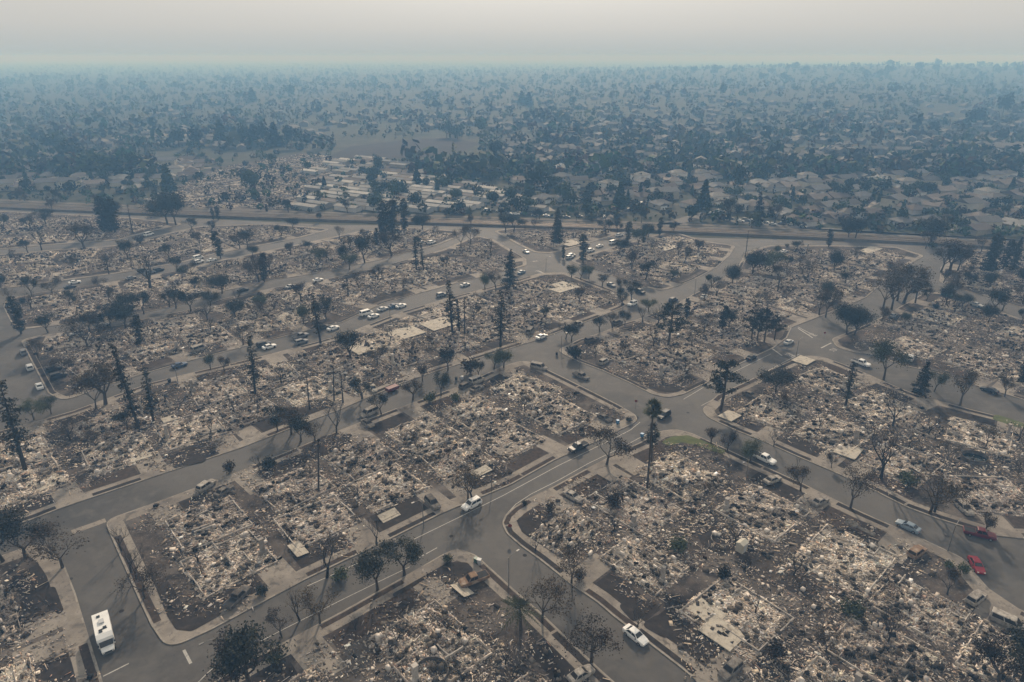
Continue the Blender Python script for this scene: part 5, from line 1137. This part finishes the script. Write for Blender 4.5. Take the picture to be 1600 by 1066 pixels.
for i_, (px, py, top, cone, w_) in enumerate([(347, 225, 188, 1, 1.5), (377, 228, 190, 0, .8), (409, 228, 188, 0, .7), (430, 229, 192, 1, 1.5), (280, 230, 198, 0, .8), (308, 232, 196, 0, .9), (397, 226, 195, 1, 1.6), (457, 232, 196, 0, .8), (752, 208, 180, 0, .8), (698, 215, 190, 0, .9), (715, 217, 195, 0, .9), (853, 225, 203, 1, 1.8), (774, 250, 215, 0, .7),
        (652, 290, 264, 1, 1.6), (835, 300, 258, 0, 1.0), (880, 318, 282, 0, .9), (968, 325, 285, 1, 1.3), (1099, 326, 282, 1, 1.2), (1155, 300, 258, 0, .6), (1100, 250, 222, 1, 1.5), (1340, 215, 190, 0, .7), (1458, 212, 187, 0, .9), (1128, 160, 92, 0, .6), (265, 300, 258, 1, 1.3), (395, 300, 262, 0, .9), (265, 330, 298, 0, 1.2), (80, 240, 205, 0, 1.2), (120, 255, 215, 0, 1.1), (180, 280, 240, 0, 1.2), (150, 275, 232, 0, 1.2), (210, 268, 235, 0, 1.1),
        (455, 150, 128, 0, 1), (395, 160, 137, 1, 1.6), (815, 165, 142, 1, 1.8), (826, 168, 144, 1, 1.8), (1290, 180, 155, 0, .9), (1565, 185, 120, 0, .8), (1520, 200, 165, 0, 1)]):
    x, y = g(px, py); z0 = hill(x, y) if y > 900 else 0; d_ = ray(px, top); h = CAM_H + y / d_[1] * d_[2] - z0
    put_tree(px, py, max(6, min(h, 32)), cone, '%s tree standing out of the haze, %s from front among such trees' % ('hazy dark conical' if cone else 'hazy dark rounded', ordinal(i_ + 1)), 'tall trees beyond the railway', w_)
for k in range(26): put_tree(fr_.uniform(1060, 1640), fr_.uniform(120, 136), fr_.uniform(20, 36), fr_.random() < .15, 'x', 'tall trees on the far rise', fr_.uniform(.8, 1.4))
cnt_ = 0
while cnt_ < 225:
    px, py = fr_.uniform(-30, 1630), fr_.triangular(235, 372, 300)
    x, y = g(px, py); ry = float(np.polyval(co, x))
    if y < ry + 20 or (525 < px < 750 and 217 < py < 252) or (240 < px < 560 and py > 245 and fr_.random() < .85): continue
    put_tree(px, py, fr_.uniform(5, 11), fr_.random() < .18, 'green tree among the intact houses beyond the railway', 'trees among the intact houses', fr_.uniform(.8, 1.2)); cnt_ += 1
def mass(name, pts, hs, seed, label, nq=18):
    r = np.random.RandomState(seed); P = np.array(pts); Hh = np.array(hs); n = len(P); cone = r.rand(n) < .26
    k = np.repeat(np.arange(n), nq); N = n * nq; v = r.normal(0, 1, (N, 3)); v /= np.linalg.norm(v, axis=1)[:, None]; v[:, 2] = v[:, 2] * .9
    wd = np.where(cone, .22, r.uniform(.34, .55, n)); z = r.rand(N) ** 1.2; a = r.uniform(0, 6.28, N); rc = (1 - z) * .22 * r.uniform(.5, 1, N)
    C = np.where(cone[k][:, None], np.c_[np.cos(a) * rc, np.sin(a) * rc, .08 + .92 * z], np.c_[v[:, 0] * wd[k], v[:, 1] * wd[k], .55 + .42 * v[:, 2]] * np.array([1, 1, 1]))
    C = C * Hh[k][:, None] + P[k]; S = Hh[k] * np.where(cone[k], .11, .2)
    nrm = v + r.normal(0, .5, (N, 3)); nrm[:, 2] += .3; nrm /= np.linalg.norm(nrm, axis=1)[:, None]; aa = np.cross(nrm, r.normal(0, 1, (N, 3))); aa /= np.linalg.norm(aa, axis=1)[:, None]; bb = np.cross(nrm, aa)
    s1 = (S * r.uniform(.6, 1.3, N))[:, None]; s2 = (S * r.uniform(.5, 1.1, N))[:, None]
    V = np.stack([C - aa * s1, C - bb * s2, C + aa * s1, C + bb * s2], 1).reshape(-1, 3); tint = np.stack([r.uniform(.6, 1.7, n), r.uniform(.6, 1.4, n), r.uniform(.5, 1.3, n)], 1) * r.uniform(.6, 1.2, (n, 1))
    me = quads(name, V, np.arange(N * 4).reshape(-1, 4), 'leaf_far', np.repeat(tint[k], 4, 0)); tag(obj(name, me), label, 'trees', kind='stuff')
pts = []; hs_ = []
while len(pts) < 16500:
    u = rs.rand(); Y = 540 + (9500 - 540) * u ** 2.0; X = rs.uniform(-.82, .82) * Y; q = project(X, Y)
    if (525 < q[0] < 750 and 217 < q[1] < 252) or (430 < q[0] < 560 and 198 < q[1] < 214) or (1440 < q[0] < 1500 and 172 < q[1] < 192) or (240 < q[0] < 640 and q[1] > 236): continue
    dens = .55 + .45 * math.sin(X * .011 + 2 * math.sin(Y * .004)) * math.sin(Y * .009 + X * .003)
    if rs.rand() > dens + .4: continue
    pts.append((X, Y, hill(X, Y) - .5)); hs_.append(min(22, max(3.5, rs.gamma(4, 1.9))) if Y < 2000 else min(26, max(5, rs.gamma(5, 2.2))))
mass('far_woods', pts, hs_, 4, 'hazy wooded town stretching to the horizon')
pts = []; hs_ = []
while len(pts) < 1500:
    px, py = rs.uniform(-30, 1630), rs.uniform(240, 372); x, y = g(px, py)
    if y < float(np.polyval(co, x)) + 14 or (525 < px < 750 and 217 < py < 252): continue
    pts.append((x, y, 0)); hs_.append(rs.uniform(1.5, 6.5))
mass('garden_shrubs', pts, hs_, 6, 'garden shrubs between the houses beyond the railway', 26)
# ---- cars on the streets beyond the railway
def far_cars(P, n, lab):
    for k in range(n):
        u = (k + hr.random() * .7) / n * (len(P) - 1); i = min(int(u), len(P) - 2); f = u - i; a, b = P[i], P[i + 1]; px, py = a[0] + (b[0] - a[0]) * f, a[1] + (b[1] - a[1]) * f + hr.choice((-1.2, 1.2))
        car(px, py, hr.choice(('sedan', 'suv', 'sedan')), hr.choice(('white', 'silver', 'white', 'grey')), (b[0], b[1] + py - (a[1] + (b[1] - a[1]) * f)), lab, lab, True, 'distant_car')
far_cars([(1110, 333), (1180, 318), (1260, 300), (1340, 280), (1440, 262)], 22, 'pale car on the curving street beyond the railway'); far_cars([(1120, 341), (1180, 348), (1260, 355)], 12, 'pale car in the lot just beyond the railway')
far_cars([(760, 331), (800, 334), (850, 337), (930, 342)], 9, 'car on the gravel strip above the railway'); far_cars([(930, 346), (1000, 322), (1040, 300)], 6, 'pale car on the small street above the railway')

def rank(group, look, tail, per=16):          # tell look-alikes apart by row from the front and place in the row
    L = [o for o in COL.objects if o.parent is None and o.get('group') == group]
    L.sort(key=lambda o: o.location.y)
    for i in range(0, len(L), per):
        for k, o in enumerate(sorted(L[i:i + per], key=lambda o: o.location.x / o.location.y)): o['label'] = '%s, %s from left, %s row %s' % (look, ordinal(k + 1), ordinal(i // per + 1), tail)
rank('tall trees on the far rise', 'hazy tall tree', 'on the far rise under the sky, right', 30); rank('trees lining the railway', 'dark tree or bush', 'lining the railway', 50); rank('intact houses beyond the railway', 'intact grey-roofed house', 'beyond the railway, right'); rank('mobile homes', 'pale-roofed mobile home', 'beyond the railway'); rank('intact houses at far left', 'intact pale-roofed house', 'beyond the railway, far left')
rank('burned plots of the mobile home park', 'grey burned mobile home plot', 'beyond the railway'); rank('trees among the intact houses', 'green tree among intact houses', 'beyond the railway')
for g_ in sorted({o.get('group') for o in COL.objects if o.name.startswith('distant_car') and o.get('group')}):
    for k, o in enumerate(sorted([o for o in COL.objects if o.get('group') == g_], key=lambda o: o.location.x / o.location.y)): o['label'] = '%s, %s from left' % (g_, ordinal(k + 1))

def build_haze():
    b = MB(); b.box((0, 9700, 48), (39000 * 1.04, 20400, 98))
    me = b.mesh('haze'); h = obj('haze', me); tag(h, kind='stuff', label='blue-grey smoke haze hanging over the whole burned town', cat='haze')
    m = bpy.data.materials.new('haze'); m.use_nodes = True; N = m.node_tree.nodes; N.clear()
    v = N.new('ShaderNodeVolumePrincipled'); v.inputs['Color'].default_value = HAZE_COLOR; v.inputs['Density'].default_value = HAZE_DENSITY
    v.inputs['Anisotropy'].default_value = HAZE_ANISO; v.inputs['Absorption Color'].default_value = HAZE_ABSORB
    o = N.new('ShaderNodeOutputMaterial'); m.node_tree.links.new(v.outputs[0], o.inputs['Volume']); me.materials.append(m)
    m.cycles.homogeneous_volume = True if hasattr(m.cycles, 'homogeneous_volume') else None
build_haze()
